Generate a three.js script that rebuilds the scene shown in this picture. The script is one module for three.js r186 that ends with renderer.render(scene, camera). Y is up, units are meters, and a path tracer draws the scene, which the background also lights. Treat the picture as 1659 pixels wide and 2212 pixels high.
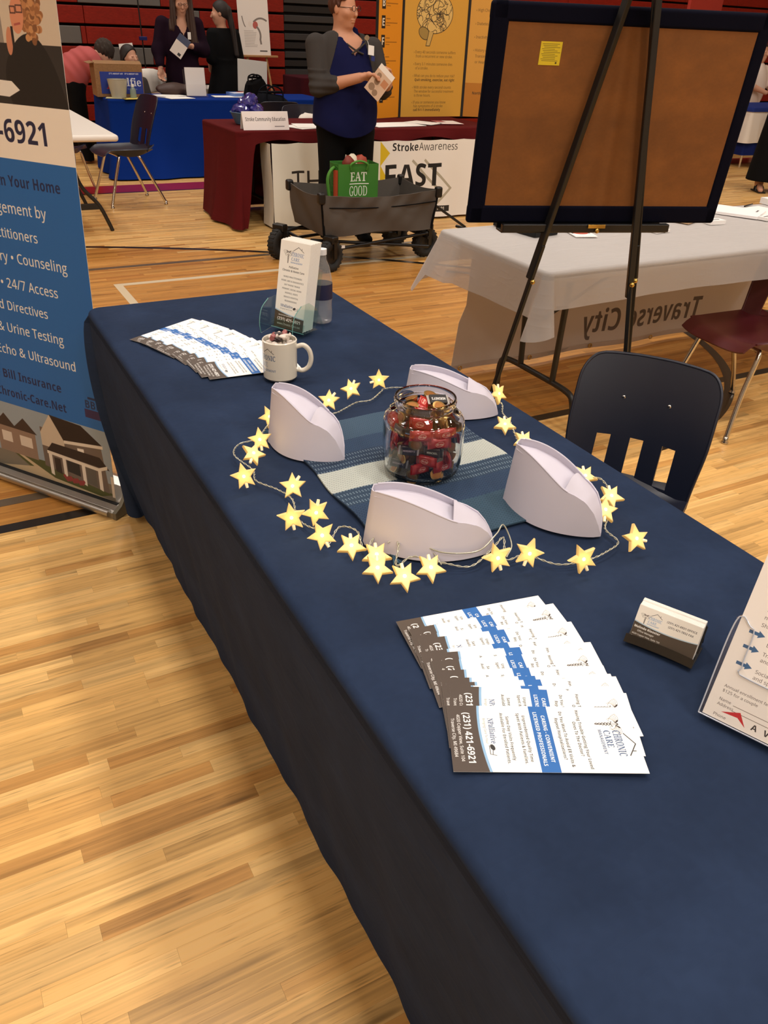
import * as THREE from 'three';
import { RoundedBoxGeometry } from 'three/addons/geometries/RoundedBoxGeometry.js';
import { RectAreaLightUniformsLib } from 'three/addons/lights/RectAreaLightUniformsLib.js';
import { mergeGeometries, mergeVertices } from 'three/addons/utils/BufferGeometryUtils.js';

// ---------------------------------------------------------------- camera, light, exposure
const scene = new THREE.Scene();
scene.background = new THREE.Color(0x000000);
const camera = new THREE.PerspectiveCamera(64.88, 1659 / 2212, 0.03, 80);
camera.position.set(0, 1.475, 0);
camera.up.set(0.21563, 0.85561, -0.47057);
camera.lookAt(0.42109, 1.475 - 0.51627, -0.74575);
const renderer = new THREE.WebGLRenderer({ antialias: true });
renderer.toneMapping = THREE.LinearToneMapping;
renderer.toneMappingExposure = 0.55;
renderer.shadowMap.enabled = true;
RectAreaLightUniformsLib.init();
const LAMP_COLOR = 0xfffaf5, LAMP_INTENSITY = 62, LAMP_W = 0.75, LAMP_L = 1.25, LAMP_Y = 7.3;
const LAMP_X = [-6.0, 0.46, 3.0, 9.2], LAMP_Z = [-10.8, -3.6, 0.8, 5.4, 9.6];

// ---------------------------------------------------------------- helpers
const V = (x, y, z) => new THREE.Vector3(x, y, z);
let seed = 20231;
const rnd = () => { seed = (Math.imul(seed, 1664525) + 1013904223) >>> 0; return seed / 4294967296; };
const rr = (a, b) => a + (b - a) * rnd();
const clamp = (x, a, b) => Math.min(b, Math.max(a, x));
const lerp = (a, b, t) => a + (b - a) * t;
const smooth = (a, b, x) => { const t = clamp((x - a) / (b - a), 0, 1); return t * t * (3 - 2 * t); };
const taken = new Map();
const numbered = (n) => { const k = taken.get(n) || 0; taken.set(n, k + 1); return k ? n + '_' + String(k).padStart(3, '0') : n; };
function tag(o, label, category, group) { o.userData.label = label; o.userData.category = category; if (group) o.userData.group = group; return o; }
function thing(name, label, category, [x, y, z] = [0, 0, 0], turn = 0, group) {
  const o = new THREE.Group(); o.name = numbered(name); scene.add(o);
  o.position.set(x, y, z); o.rotation.y = turn;
  return tag(o, label, category, group);
}
function part(name, geo, m, parent, label) {
  const o = new THREE.Mesh(Array.isArray(geo) ? join(geo) : geo, m); o.name = name; o.castShadow = o.receiveShadow = true;
  if (label) o.userData.label = label;
  parent.add(o); return o;
}
function solo(name, geo, m, label, category, pos = [0, 0, 0], turn = 0, group) {     // a thing that is one mesh
  const o = part(numbered(name), geo, m, scene); o.position.set(...pos); o.rotation.y = turn; return tag(o, label, category, group);
}
function struct(name, geo, m) { const o = part(name, geo, m, scene); o.userData.kind = 'structure'; return o; }
function copy(src, pos, turn, label, group) {
  const c = src.clone(); c.name = numbered(src.name.replace(/_\d{3}$/, '')); scene.add(c); c.userData = { ...src.userData };
  c.position.set(...pos); c.rotation.y = turn; if (label) c.userData.label = label; if (group) c.userData.group = group; return c;
}
function join(list) {
  const gs = list.flat(9).map((g) => { const n = g.index ? g.toNonIndexed() : g.clone(); for (const k of Object.keys(n.attributes)) if (!['position', 'normal', 'uv'].includes(k)) n.deleteAttribute(k); n.clearGroups(); return n; });
  return mergeGeometries(gs);
}
const E = new THREE.Euler();
function place(g, x = 0, y = 0, z = 0, rx = 0, ry = 0, rz = 0) {
  const m = new THREE.Matrix4().makeRotationFromEuler(E.set(rx, ry, rz, 'YXZ')); m.setPosition(x, y, z); return g.applyMatrix4(m);
}
const bx = (w, h, d, x = 0, y = 0, z = 0, rx = 0, ry = 0, rz = 0) => place(new THREE.BoxGeometry(w, h, d), x, y, z, rx, ry, rz);
const rb = (w, h, d, r, x = 0, y = 0, z = 0, rx = 0, ry = 0, rz = 0, seg = 2) => place(new RoundedBoxGeometry(w, h, d, seg, Math.min(r, w / 2.01, h / 2.01, d / 2.01)), x, y, z, rx, ry, rz);
const sph = (r, x, y, z, sx = 1, sy = 1, sz = 1, n = 16) => place(new THREE.SphereGeometry(r, n, Math.ceil(n * .7)).scale(sx, sy, sz), x, y, z);
function rod(a, b, r, r2 = r, n = 10) {
  const A = Array.isArray(a) ? V(...a) : a, B = Array.isArray(b) ? V(...b) : b, d = B.clone().sub(A), L = d.length();
  const g = new THREE.CylinderGeometry(r2, r, L, n, 1); g.translate(0, L / 2, 0);
  g.applyQuaternion(new THREE.Quaternion().setFromUnitVectors(V(0, 1, 0), d.normalize())); g.translate(A.x, A.y, A.z); return g;
}
function flatbar(a, b, w, t) {                                              // rectangular bar between two points, wide side in the local x direction
  const A = V(...a), B = V(...b), d = B.clone().sub(A), L = d.length();
  const g = new RoundedBoxGeometry(w, L, t, 1, Math.min(w, t) * .2); g.translate(0, L / 2, 0);
  g.applyQuaternion(new THREE.Quaternion().setFromUnitVectors(V(0, 1, 0), d.normalize())); g.translate(A.x, A.y, A.z); return g;
}
const curve = (pts, closed = false, tension = .5) => new THREE.CatmullRomCurve3(pts.map((p) => V(...p)), closed, 'catmullrom', tension);
const tube = (pts, r, n = 40, k = 8, closed = false) => new THREE.TubeGeometry(curve(pts, closed), n, r, k, closed);
const lathe = (pts, n = 40) => new THREE.LatheGeometry(pts.map((p) => new THREE.Vector2(...p)), n);
function shapeOf(pts) { const s = new THREE.Shape(); pts.forEach((p, i) => (i ? s.lineTo(...p) : s.moveTo(...p))); return s; }
const extrude = (pts, d, bevel = 0) => new THREE.ExtrudeGeometry(Array.isArray(pts) ? shapeOf(pts) : pts, { depth: d, bevelEnabled: bevel > 0, bevelThickness: bevel, bevelSize: bevel, bevelOffset: -bevel, bevelSegments: 2, curveSegments: 10 });

// a bent sheet with thickness and holes: fn(u, v) gives its middle surface, skip(i, j) leaves cells out
function sheet(fn, nu, nv, th, { skip, us, vs, uv = [1, 1], closed = false } = {}) {
  const U = us || Array.from({ length: nu + 1 }, (_, i) => i / nu), W = vs || Array.from({ length: nv + 1 }, (_, j) => j / nv);
  nu = U.length - 1; nv = W.length - 1;
  const P = U.map((u) => W.map((v) => V(...fn(u, v)))), pos = [], tex = [], idx = [];
  const at = (i, j) => P[closed ? (i + nu) % nu : clamp(i, 0, nu)][clamp(j, 0, nv)];
  const N = U.map((_, i) => W.map((_, j) => { const a = at(i + 1, j).clone().sub(at(i - 1, j)), b = at(i, j + 1).clone().sub(at(i, j - 1)); return a.cross(b).normalize(); }));
  if (closed) { P[nu] = P[0]; N[nu] = N[0]; }
  const id = (s, i, j) => (s * (nu + 1) + i) * (nv + 1) + j;
  for (const s of [1, -1]) for (let i = 0; i <= nu; i++) for (let j = 0; j <= nv; j++) {
    const p = P[i][j], n = N[i][j]; pos.push(p.x + n.x * th * s / 2, p.y + n.y * th * s / 2, p.z + n.z * th * s / 2); tex.push(U[i] * uv[0], W[j] * uv[1]);
  }
  const gone = (i, j) => (closed ? false : i < 0 || i >= nu) || j < 0 || j >= nv || (skip && skip(closed ? (i + nu) % nu : i, j, U, W));
  const rim = [];
  for (let i = 0; i < nu; i++) for (let j = 0; j < nv; j++) {
    if (gone(i, j)) continue;
    const a = id(0, i, j), b = id(0, i + 1, j), c = id(0, i + 1, j + 1), d = id(0, i, j + 1), o = (nu + 1) * (nv + 1);
    idx.push(a, b, c, a, c, d, a + o, c + o, b + o, a + o, d + o, c + o);
    if (gone(i, j - 1)) rim.push([a, b]); if (gone(i + 1, j)) rim.push([b, c]); if (gone(i, j + 1)) rim.push([c, d]); if (gone(i - 1, j)) rim.push([d, a]);
  }
  const g = new THREE.BufferGeometry();
  g.setAttribute('position', new THREE.Float32BufferAttribute(pos, 3)); g.setAttribute('uv', new THREE.Float32BufferAttribute(tex, 2)); g.setIndex(idx); g.computeVertexNormals();
  const flat = g.toNonIndexed();
  const rp = [], rt = [], o = (nu + 1) * (nv + 1), q = (k) => [pos[3 * k], pos[3 * k + 1], pos[3 * k + 2]], t = (k) => [tex[2 * k], tex[2 * k + 1]];
  for (const [a, b] of rim) for (const k of [a, b + o, b, a, a + o, b + o]) { rp.push(...q(k)); rt.push(...t(k)); }
  const r = new THREE.BufferGeometry(); r.setAttribute('position', new THREE.Float32BufferAttribute(rp, 3)); r.setAttribute('uv', new THREE.Float32BufferAttribute(rt, 2)); r.computeVertexNormals();
  return rp.length ? mergeGeometries([flat, r]) : flat;
}

// ---------------------------------------------------------------- textures
const hash = (x, y) => { let h = Math.imul(x | 0, 374761393) + Math.imul(y | 0, 668265263); h = Math.imul(h ^ (h >>> 13), 1274126177); return ((h ^ (h >>> 16)) >>> 0) / 4294967296; };
function vnoise(x, y, px, py) {                                              // value noise that repeats every px, py
  const xi = Math.floor(x), yi = Math.floor(y), fx = x - xi, fy = y - yi, u = fx * fx * (3 - 2 * fx), v = fy * fy * (3 - 2 * fy);
  const m = (a, p) => ((a % p) + p) % p, h = (a, b) => hash(m(a, px), m(b, py));
  return lerp(lerp(h(xi, yi), h(xi + 1, yi), u), lerp(h(xi, yi + 1), h(xi + 1, yi + 1), u), v);
}
function dataTex(w, h, fn, color) {
  const d = new Uint8Array(w * h * 4);
  for (let y = 0; y < h; y++) for (let x = 0; x < w; x++) { const c = fn(x / w, y / h), k = (y * w + x) * 4; const a = Array.isArray(c) ? c : [c, c, c]; d[k] = clamp(a[0], 0, 1) * 255; d[k + 1] = clamp(a[1], 0, 1) * 255; d[k + 2] = clamp(a[2], 0, 1) * 255; d[k + 3] = 255; }
  const t = new THREE.DataTexture(d, w, h); t.wrapS = t.wrapT = THREE.RepeatWrapping; t.magFilter = THREE.LinearFilter; t.minFilter = THREE.LinearMipmapLinearFilter; t.generateMipmaps = true;
  if (color) t.colorSpace = THREE.SRGBColorSpace; t.needsUpdate = true; return t;
}
function art(w, h, draw) {
  const c = document.createElement('canvas'); c.width = w; c.height = h; const g = c.getContext('2d'); draw(g, w, h);
  const t = new THREE.CanvasTexture(c); t.colorSpace = THREE.SRGBColorSpace; t.anisotropy = 8; return t;
}
const rep = (t, x, y) => { const c = t.clone(); c.repeat.set(x, y); c.needsUpdate = true; return c; };
const grainTex = dataTex(512, 512, (x, y) => {
  const s = vnoise(x * 5, y * 60, 5, 60) * .34 + vnoise(x * 10, y * 140, 10, 140) * .26 + vnoise(x * 3, y * 9, 3, 9) * .4;
  const fleck = Math.max(0, vnoise(x * 26, y * 200, 26, 200) - .78) * 1.6, knot = Math.max(0, vnoise(x * 7, y * 16, 7, 16) - .84) * 1.5;
  const k = .95 + .3 * (s - .5) * 1.2 - fleck * .45 - knot; return [k, k * .985, k * .96];
}, true);
const weaveTex = dataTex(256, 256, (x, y) => .5 + .25 * Math.sin(x * Math.PI * 128) * (Math.sin(y * Math.PI * 128) > 0 ? 1 : -1) * .8 + .3 * (vnoise(x * 90, y * 90, 90, 90) - .5));
const creaseTex = dataTex(512, 512, (x, y) => {
  let k = 0; for (const [f, g, a] of [[4, 11, .5], [7, 23, .3], [13, 31, .18]]) k += a * Math.pow(1 - Math.abs(2 * vnoise(x * f + .3 * Math.sin(y * 6.28), y * g, f, g) - 1), 3); return k;
});
const speckTex = dataTex(256, 256, (x, y) => .82 + .12 * vnoise(x * 40, y * 40, 40, 40) + .12 * (vnoise(x * 120, y * 120, 120, 120) - .3), true);
const mottleTex = dataTex(256, 256, (x, y) => .86 + .2 * (vnoise(x * 5, y * 5, 5, 5) * .5 + vnoise(x * 12, y * 12, 12, 12) * .3 + vnoise(x * 60, y * 60, 60, 60) * .2 - .3), true);

// ---------------------------------------------------------------- materials
const mat = (color, roughness = .7, o = {}) => new THREE.MeshStandardMaterial({ color, roughness, side: THREE.DoubleSide, ...o });
const phys = (o) => new THREE.MeshPhysicalMaterial({ side: THREE.DoubleSide, ...o });
const cloth = (color, rpt = 30, o = {}) => phys({ color, roughness: .92, specularIntensity: .2, bumpMap: rep(weaveTex, rpt, rpt), bumpScale: .0004, ...o });
const M = {
  chrome: mat(0xd8d4cc, .16, { metalness: 1 }), alu: mat(0xb9b6b0, .34, { metalness: 1 }), brass: mat(0xc9a95c, .3, { metalness: 1 }),
  black: mat(0x0d0c0c, .42), blackMatte: mat(0x0b0a0a, .85), legBlack: mat(0x1c1a17, .45), rubber: mat(0x1d1c1a, .8), white: mat(0xe9e6df, .6), paper: mat(0xf3f0e8, .75),
  navyPlastic: phys({ color: 0x0b1225, roughness: .38, clearcoat: .25, clearcoatRoughness: .35 }), maroonPlastic: phys({ color: 0x4a1218, roughness: .42, clearcoat: .2, clearcoatRoughness: .4 }),
  skin: mat(0xc58c6c, .6), skinPale: mat(0xc79478, .6), hairBrown: mat(0x3a2417, .7), hairDark: mat(0x1d130e, .65), hairAuburn: mat(0x4b2613, .75), black2: phys({ color: 0x0a0a0b, roughness: .9, specularIntensity: .3 }),
  acrylic: phys({ color: 0xffffff, roughness: .04, transmission: 1, thickness: 0, ior: 1.49 }),
  acrylicGreen: phys({ color: 0xeef7f6, roughness: .04, transmission: 1, thickness: 0, ior: 1.49 }),
  acrylicEdge: mat(0x6fa39b, .2), wood: mat(0xb88a58, .6, { map: rep(grainTex, 1, 1) }), cardboard: mat(0x9c744a, .85, { map: rep(speckTex, 2, 2) }),
};
function smoothed(g) { g.deleteAttribute('normal'); g.deleteAttribute('uv'); const m = mergeVertices(g, 1e-5); m.computeVertexNormals(); m.setAttribute('uv', new THREE.Float32BufferAttribute(new Float32Array(m.attributes.position.count * 2), 2)); return m; }
// ---------------------------------------------------------------- the gym: floor of maple strips, painted lines, bleachers, walls, ceiling, lamps
const floorObj = new THREE.Group(); floorObj.name = 'floor'; floorObj.userData.kind = 'structure'; scene.add(floorObj);
const RX0 = -7, RX1 = 15, RZ0 = -11.9, RZ1 = 11, RH = 8;
part('subfloor', bx(RX1 - RX0 + .4, .2, RZ1 - RZ0 + .4, (RX0 + RX1) / 2, -.114, (RZ0 + RZ1) / 2), mat(0x2a1a0e, .9), floorObj);
const plankMat = phys({ color: 0xffffff, vertexColors: true, map: grainTex, roughness: .42, specularIntensity: .6, clearcoat: .2, clearcoatRoughness: .2 });
const ARC = { x: -1.428, z: .172, r: 6.978 };
const STRIP = .0365;
function plankGeo(x0, x1, z0, z1, c, o) {
  const y1 = o.dy, y0 = -.012, g = .00002; x0 += g; x1 -= g; z0 += g; z1 -= g; const b = .0001;
  const pos = [], nor = [], uv = [], col = [];
  const quad = (p, n) => { for (const k of [0, 1, 2, 0, 2, 3]) { pos.push(...p[k]); nor.push(...n); uv.push((p[k][0] - x0) / 1.5 + o.u, (p[k][2] - z0) / .42 + o.v); col.push(...c); } };
  quad([[x0 + b, y1, z1 - b], [x1 - b, y1, z1 - b], [x1 - b, y1, z0 + b], [x0 + b, y1, z0 + b]], [0, 1, 0]);
  quad([[x0, y0, z1], [x1, y0, z1], [x1 - b, y1, z1 - b], [x0 + b, y1, z1 - b]], [0, 0, 1]);
  quad([[x1, y0, z0], [x0, y0, z0], [x0 + b, y1, z0 + b], [x1 - b, y1, z0 + b]], [0, 0, -1]);
  quad([[x1, y0, z1], [x1, y0, z0], [x1 - b, y1, z0 + b], [x1 - b, y1, z1 - b]], [1, 0, 0]);
  quad([[x0, y0, z0], [x0, y0, z1], [x0 + b, y1, z1 - b], [x0 + b, y1, z0 + b]], [-1, 0, 0]);
  return { pos, nor, uv, col };
}
function bufferOf(list) {
  const g = new THREE.BufferGeometry();
  for (const [k, a, n] of [['position', 'pos', 3], ['normal', 'nor', 3], ['uv', 'uv', 2], ['color', 'col', 3]]) {
    let len = 0; for (const l of list) len += l[a].length; const f = new Float32Array(len); let p = 0; for (const l of list) { f.set(l[a], p); p += l[a].length; }
    g.setAttribute(k, new THREE.BufferAttribute(f, n));
  }
  return g;
}
{
  const near = [], rest = [];
  for (let z = RZ0, row = 0; z < RZ1; z += STRIP, row++) {
    let x = RX0 - rr(0, .6);
    while (x < RX1) {
      const L = rr(.22, .95), xe = Math.min(x + L, RX1), cx = (x + xe) / 2, cz = z + STRIP / 2;
      const inKey = cz < -2.56 && Math.hypot(cx - ARC.x, cz - ARC.z) < ARC.r;          // the stained area inside the black arc
      const t = rnd(), k = rnd();
      let c = t < .5 ? [.81, .485, .168] : t < .8 ? [.87, .55, .21] : t < .93 ? [.73, .41, .132] : [.64, .335, .1];
      c = c.map((v) => v * lerp(.9, 1.08, k));
      if (inKey) c = [c[0] * .66, c[1] * .52, c[2] * .34];
      const o = { dy: rr(-.00006, .00005), u: rnd(), v: rnd() };
      const p = plankGeo(Math.max(x, RX0), xe, z, z + STRIP, c, o);
      const d = Math.hypot(cx * .9, cz), seen = cz < -.25 && cz > -3.2 && ((cx < .5 && cx > -.75 - (cz + 1) * -.25) || (cx > 1.25 && cx < 2.6 && cz < -.7 && cz > -2.4));
      if (seen) near.push({ d: d + (cx > 1 ? .6 : 0), p }); else rest.push(p);
      x = xe;
    }
  }
  near.sort((a, b) => a.d - b.d);
  near.forEach((n, i) => { if (i < 296) part('floor_strip', bufferOf([n.p]), plankMat, floorObj); else rest.push(n.p); });
  const r = part('floor_strips', bufferOf(rest), plankMat, floorObj); r.userData.kind = 'stuff';
}
// painted court lines, each a thin coat of paint
const paint = (c) => phys({ color: c, roughness: .34, clearcoat: .45, clearcoatRoughness: .2 });
const line = (x0, x1, z0, z1) => bx(x1 - x0, .0008, z1 - z0, (x0 + x1) / 2, .0006, (z0 + z1) / 2);
const PW = paint(0xd8c8a8), PB = paint(0x120d0a), PG = paint(0x5c4d3c), PR = paint(0x9a1622);
part('white_court_line', [line(.955, 9, -5.325, -5.275), line(.955, 1.005, -5.275, -1.2)], PW, floorObj, 'white painted corner of a court line');
part('black_court_line', [line(RX0, 9, -2.585, -2.535)], PB, floorObj, 'black painted court line');
part('grey_court_line', [line(RX0, .9, -2.765, -2.715)], PG, floorObj, 'grey painted court line');
part('grey_court_line', [line(-3, 9, -5.755, -5.705)], PG, floorObj, 'grey painted court line');
part('red_court_line', [line(RX0, RX1, -8.86, -8.47)], PR, floorObj, 'wide red painted border line');
part('black_court_line', [line(RX0, RX1, -8.47, -8.44)], PB, floorObj);
{
  const arc = (cx, cz, r, a0, a1, w, n) => { const p = [], idx = []; for (let i = 0; i <= n; i++) { const a = lerp(a0, a1, i / n); for (const R of [r - w / 2, r + w / 2]) p.push(cx + Math.cos(a) * R, .0011, cz - Math.sin(a) * R); if (i < n) { const k = i * 2; idx.push(k, k + 1, k + 3, k, k + 3, k + 2); } } const g = new THREE.BufferGeometry(); g.setAttribute('position', new THREE.Float32BufferAttribute(p, 3)); g.setAttribute('uv', new THREE.Float32BufferAttribute(new Float32Array(p.length / 3 * 2), 2)); g.setIndex(idx); g.computeVertexNormals(); return g; };
  part('black_court_arc', arc(ARC.x, ARC.z, ARC.r, .25, 2.3, .05, 90), PB, floorObj, 'black painted court arc');
  part('black_court_arc', arc(2.35, -3.6, 1.5, -1.5, 1.0, .05, 60), PB, floorObj, 'black painted court circle');
}
// walls with thickness
const wallMat = mat(0xb3a48e, .9, { map: rep(mottleTex, 4, 2) });
struct('wall_left', bx(.3, RH, RZ1 - RZ0 + .6, RX0 - .15, RH / 2, (RZ0 + RZ1) / 2), wallMat);
struct('wall_right', bx(.3, RH, RZ1 - RZ0 + .6, RX1 + .15, RH / 2, (RZ0 + RZ1) / 2), wallMat);
struct('wall_front', bx(RX1 - RX0 + .6, RH, .3, (RX0 + RX1) / 2, RH / 2, RZ1 + .15), wallMat);
struct('ceiling', bx(RX1 - RX0 + .6, .3, RZ1 - RZ0 + .6, (RX0 + RX1) / 2, RH + .15, (RZ0 + RZ1) / 2), mat(0xcfc8bb, .9));
const wallBack = new THREE.Group(); wallBack.name = 'wall_back'; wallBack.userData.kind = 'structure'; scene.add(wallBack);
part('wall_panel', bx(RX1 - RX0 + .6, RH, .3, (RX0 + RX1) / 2, RH / 2, RZ0 - .05), wallMat, wallBack);
// folded bleachers: rows of coloured plastic fascia with dark gaps between
{
  const bl = thing('bleachers', 'folded gym bleachers of red, grey and black rows against the back wall', 'bleachers', [0, 0, 0]);
  const red = phys({ color: 0x90200f, roughness: .6, specularIntensity: .4, map: rep(speckTex, 1, 1) }), grey = mat(0x5e5a55, .6), dark = mat(0x2b2827, .6), dk = mat(0x171312, .7);
  part('back_frame', bx(RX1 - RX0 - .2, 3.3, .1, (RX0 + RX1) / 2, 1.65, -11.62), mat(0x0e0a09, .9), bl);
  const H = .2075, y0 = .94 - 4 * H;
  const spec = { 4: [], 5: [[1.2, 2.082, grey]], 6: [[3.377, 3.537, grey]], 7: [[2.088, 3.06, grey]] };
  for (let k = 0; k < 12; k++) {
    const y = y0 + k * H + H / 2, cut = [RX0 + .1];
    for (let x = -6.4; x < 4.4; x += 1.22) cut.push(x); cut.push(4.665);
    let segs = []; for (let i = 0; i < cut.length - 1; i++) segs.push([cut[i], cut[i + 1], red]);
    for (let x = 5.66; x < RX1 - .2; x += 1.22) segs.push([x, Math.min(x + 1.22, RX1 - .1), red]);
    const over = k === 4 ? [[2.405, 2.912, grey]] : k === 5 ? spec[5] : k === 6 ? spec[6] : k === 7 ? spec[7] : [];
    for (const [a, b, m] of over) { const out = []; for (const s of segs) { if (s[1] <= a || s[0] >= b) out.push(s); else { if (s[0] < a - .02) out.push([s[0], a, s[2]]); if (s[1] > b + .02) out.push([b, s[1], s[2]]); } } out.push([a, b, m]); segs = out; }
    for (const [a, b, m] of segs) part('bleacher_panel', rb(b - a - .004, H - .028, .1, .008, (a + b) / 2, y, -11.52 - k * .002, 0, 0, 0, 1), m, bl);
    for (const [dy, hh, m, dz] of [[.055, .075, dark, 0], [-.045, .075, dk, .02]]) part('bleacher_panel', rb(.985, hh, .08, .006, 5.165, y + dy, -11.54 - dz, 0, 0, 0, 1), m, bl);
  }
}
// high-bay lamps: a reflector box, a glowing face and an area light of the same size just under it
{
  const house = mat(0x8c8c88, .5), glow = mat(0xffffff, .5, { emissive: LAMP_COLOR, emissiveIntensity: 6 });
  for (const x of LAMP_X) for (const z of LAMP_Z) {
    const t = thing('high_bay_lamp', 'box-shaped high-bay lamp hung under the gym ceiling', 'lamp', [x, LAMP_Y, z], 0, 'high-bay lamps under the ceiling');
    part('housing', [bx(LAMP_W + .08, .1, LAMP_L + .08, 0, .06, 0), rod([0, .1, -.4], [0, RH - LAMP_Y - .03, -.4], .008), rod([0, .1, .4], [0, RH - LAMP_Y - .03, .4], .008)], house, t);
    part('glowing_face', bx(LAMP_W, .012, LAMP_L, 0, .004, 0), glow, t);
    const l = new THREE.RectAreaLight(LAMP_COLOR, LAMP_INTENSITY, LAMP_W, LAMP_L); l.position.set(0, -.012, 0); l.rotation.x = -Math.PI / 2; l.name = 'lamp_light'; t.add(l);
  }
}
// ---------------------------------------------------------------- tables and cloths
// a cloth over a rectangular table: rings on the top, then rings down the sides
function drape({ a, b, y, r = .03, drop, out, top = () => 0, n = 360, rings = 26, K = 30, uvk = 1 }) {
  const per = [], add = (x, z, nx, nz) => per.push({ x, z, nx, nz });
  const side = (x0, z0, x1, z1, nx, nz, m) => { for (let i = 0; i < m; i++) add(lerp(x0, x1, i / m), lerp(z0, z1, i / m), nx, nz); };
  const cor = (cx, cz, a0) => { for (let i = 0; i < 9; i++) { const t = a0 + i / 9 * Math.PI / 2; add(cx + Math.cos(t) * r, cz + Math.sin(t) * r, Math.cos(t), Math.sin(t)); } };
  const m1 = Math.round(n * b / (a + b) / 2), m2 = Math.round(n * a / (a + b) / 2);
  side(a, -b + r, a, b - r, 1, 0, m1); cor(a - r, b - r, 0); side(a - r, b, -a + r, b, 0, 1, m2); cor(-a + r, b - r, Math.PI / 2);
  side(-a, b - r, -a, -b + r, -1, 0, m1); cor(-a + r, -b + r, Math.PI); side(-a + r, -b, a - r, -b, 0, -1, m2); cor(a - r, -b + r, Math.PI * 1.5);
  const S = per.length, pos = [], uv = [], idx = []; let s = 0;
  per.forEach((p, i) => { if (i) s += Math.hypot(p.x - per[i - 1].x, p.z - per[i - 1].z); p.s = s; });
  const row = (f, g) => per.forEach((p) => { const q = f(p); pos.push(...q); uv.push(...g(p, q)); });
  for (let k = 1; k <= rings; k++) { const t = k / rings; row((p) => { const x = p.x * t, z = p.z * t; return [x, y + top(x, z) * (1 - smooth(.93, 1, t)), z]; }, (p, q) => [q[0] * uvk, q[2] * uvk]); }
  const er = .014;
  for (let k = 1; k <= 4; k++) { const t = k / 4 * Math.PI / 2; row((p) => [p.x + p.nx * er * Math.sin(t), y - er * (1 - Math.cos(t)), p.z + p.nz * er * Math.sin(t)], (p, q) => [(q[0] + p.nx * er) * uvk, (q[2] + p.nz * er) * uvk]); }
  for (let k = 1; k <= K; k++) { const t = k / K; row((p) => { const D = drop(p) - er, o = er + out(p, t); return [p.x + p.nx * o, y - er - D * t, p.z + p.nz * o]; }, (p, q) => [p.s * uvk, (y - q[1]) * uvk]); }
  const R = rings + 4 + K;
  for (let k = 0; k < R - 1; k++) for (let i = 0; i < S; i++) { const j = (i + 1) % S, A = k * S + i, B = k * S + j, C = (k + 1) * S + j, D = (k + 1) * S + i; idx.push(A, B, C, A, C, D); }
  const c = pos.length / 3; pos.push(0, y + top(0, 0), 0); uv.push(0, 0); for (let i = 0; i < S; i++) idx.push(c, (i + 1) % S, i);
  const g = new THREE.BufferGeometry(); g.setAttribute('position', new THREE.Float32BufferAttribute(pos, 3)); g.setAttribute('uv', new THREE.Float32BufferAttribute(uv, 2)); g.setIndex(idx); g.computeVertexNormals(); return g;
}
function foldingTable(label, [x, z], w, d, { h = .725, topMat = M.white, turn = 0, group, legs = true } = {}) {
  const t = thing('folding_table', label, 'table', [x, 0, z], turn, group);
  part('tabletop', rb(w, .045, d, .02, 0, h - .0225, 0, 0, 0, 0, 3), topMat, t);
  if (legs) for (const s of [-1, 1]) {
    const lx = s * (w / 2 - .32), q = d / 2 - .1;
    part('leg_frame', [tube([[lx, .0, q], [lx, .05, q], [lx, .13, q - .01], [lx, .165, q - .06], [lx, .17, 0], [lx, .165, -q + .06], [lx, .13, -q + .01], [lx, .05, -q], [lx, 0, -q]], .0135, 60, 8), rod([lx, .17, q * .42], [lx, h - .045, q * .5], .0135), rod([lx, .17, -q * .42], [lx, h - .045, -q * .5], .0135), rod([lx, h - .06, q * .6], [lx, h - .06, -q * .6], .012), rod([lx, .42, 0], [lx * .35, h - .05, 0], .008)], M.legBlack, t);
  }
  return t;
}
const TY = .74;                                                             // top of the navy cloth
const TX0 = .351, TX1 = 1.109, TZ0 = -2.453, TZ1 = -.015, TCX = (TX0 + TX1) / 2, TCZ = (TZ0 + TZ1) / 2;
foldingTable('long folding table hidden under the navy cloth', [TCX, TCZ], 2.41, .735, { turn: Math.PI / 2, h: TY - .006 });
{
  const a = (TX1 - TX0) / 2 - .014, b = (TZ1 - TZ0) / 2 - .014;
  const wr = (x, z) => .0011 * Math.sin(z * 23 + 3 * Math.sin(x * 5)) * Math.sin(x * 9 + z * 4) + .0016 * Math.pow(Math.abs(Math.sin(x * 6 + z * 2.3 + 1.4)), 9) + .001 * Math.sin(x * 31 - z * 13);
  const g = drape({ a, b, y: TY - .003, r: .028, rings: 44, K: 34, n: 460, drop: (p) => .711 + .002 * Math.sin(p.s * 9), top: (x, z) => wr(x, z) + .0015,
    out: (p, t) => {
      const left = Math.max(0, -p.nx), end = Math.max(0, -p.nz), cornerL = p.nx < -.05 && p.nz < -.05 ? 1 : 0;
      const farLeft = p.x < 0 && p.z < -b + .3 ? smooth(-b + .3, -b, p.z) : 0;
      let o = -left * .082 * Math.pow(t, 1.2) + (1 - left) * .02 * t + .03 * end * t * (1 - t);
      o += farLeft * left * (.02 * Math.sin(Math.PI * t) - .0 * t) + cornerL * (.05 * Math.pow(t, .35) * (1 - .9 * t));
      const f = Math.pow(t, .85);
      o += f * (.0022 * Math.sin(p.s * 13 + 1.2 * Math.sin(p.s * 3.1)) + .0022 * Math.sin(p.s * 31 + 2) + .0012 * Math.sin(p.s * 57));
      return o;
    } });
  const m = cloth(0x2a3852, 1, { roughness: .88, bumpMap: rep(creaseTex, 2.6, 2.6), bumpScale: .0011, map: rep(mottleTex, 2.2, 2.2) });
  solo('tablecloth', g, m, 'navy blue cloth covering the long table with the star lights', 'tablecloth', [TCX, 0, TCZ]);
}
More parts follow.
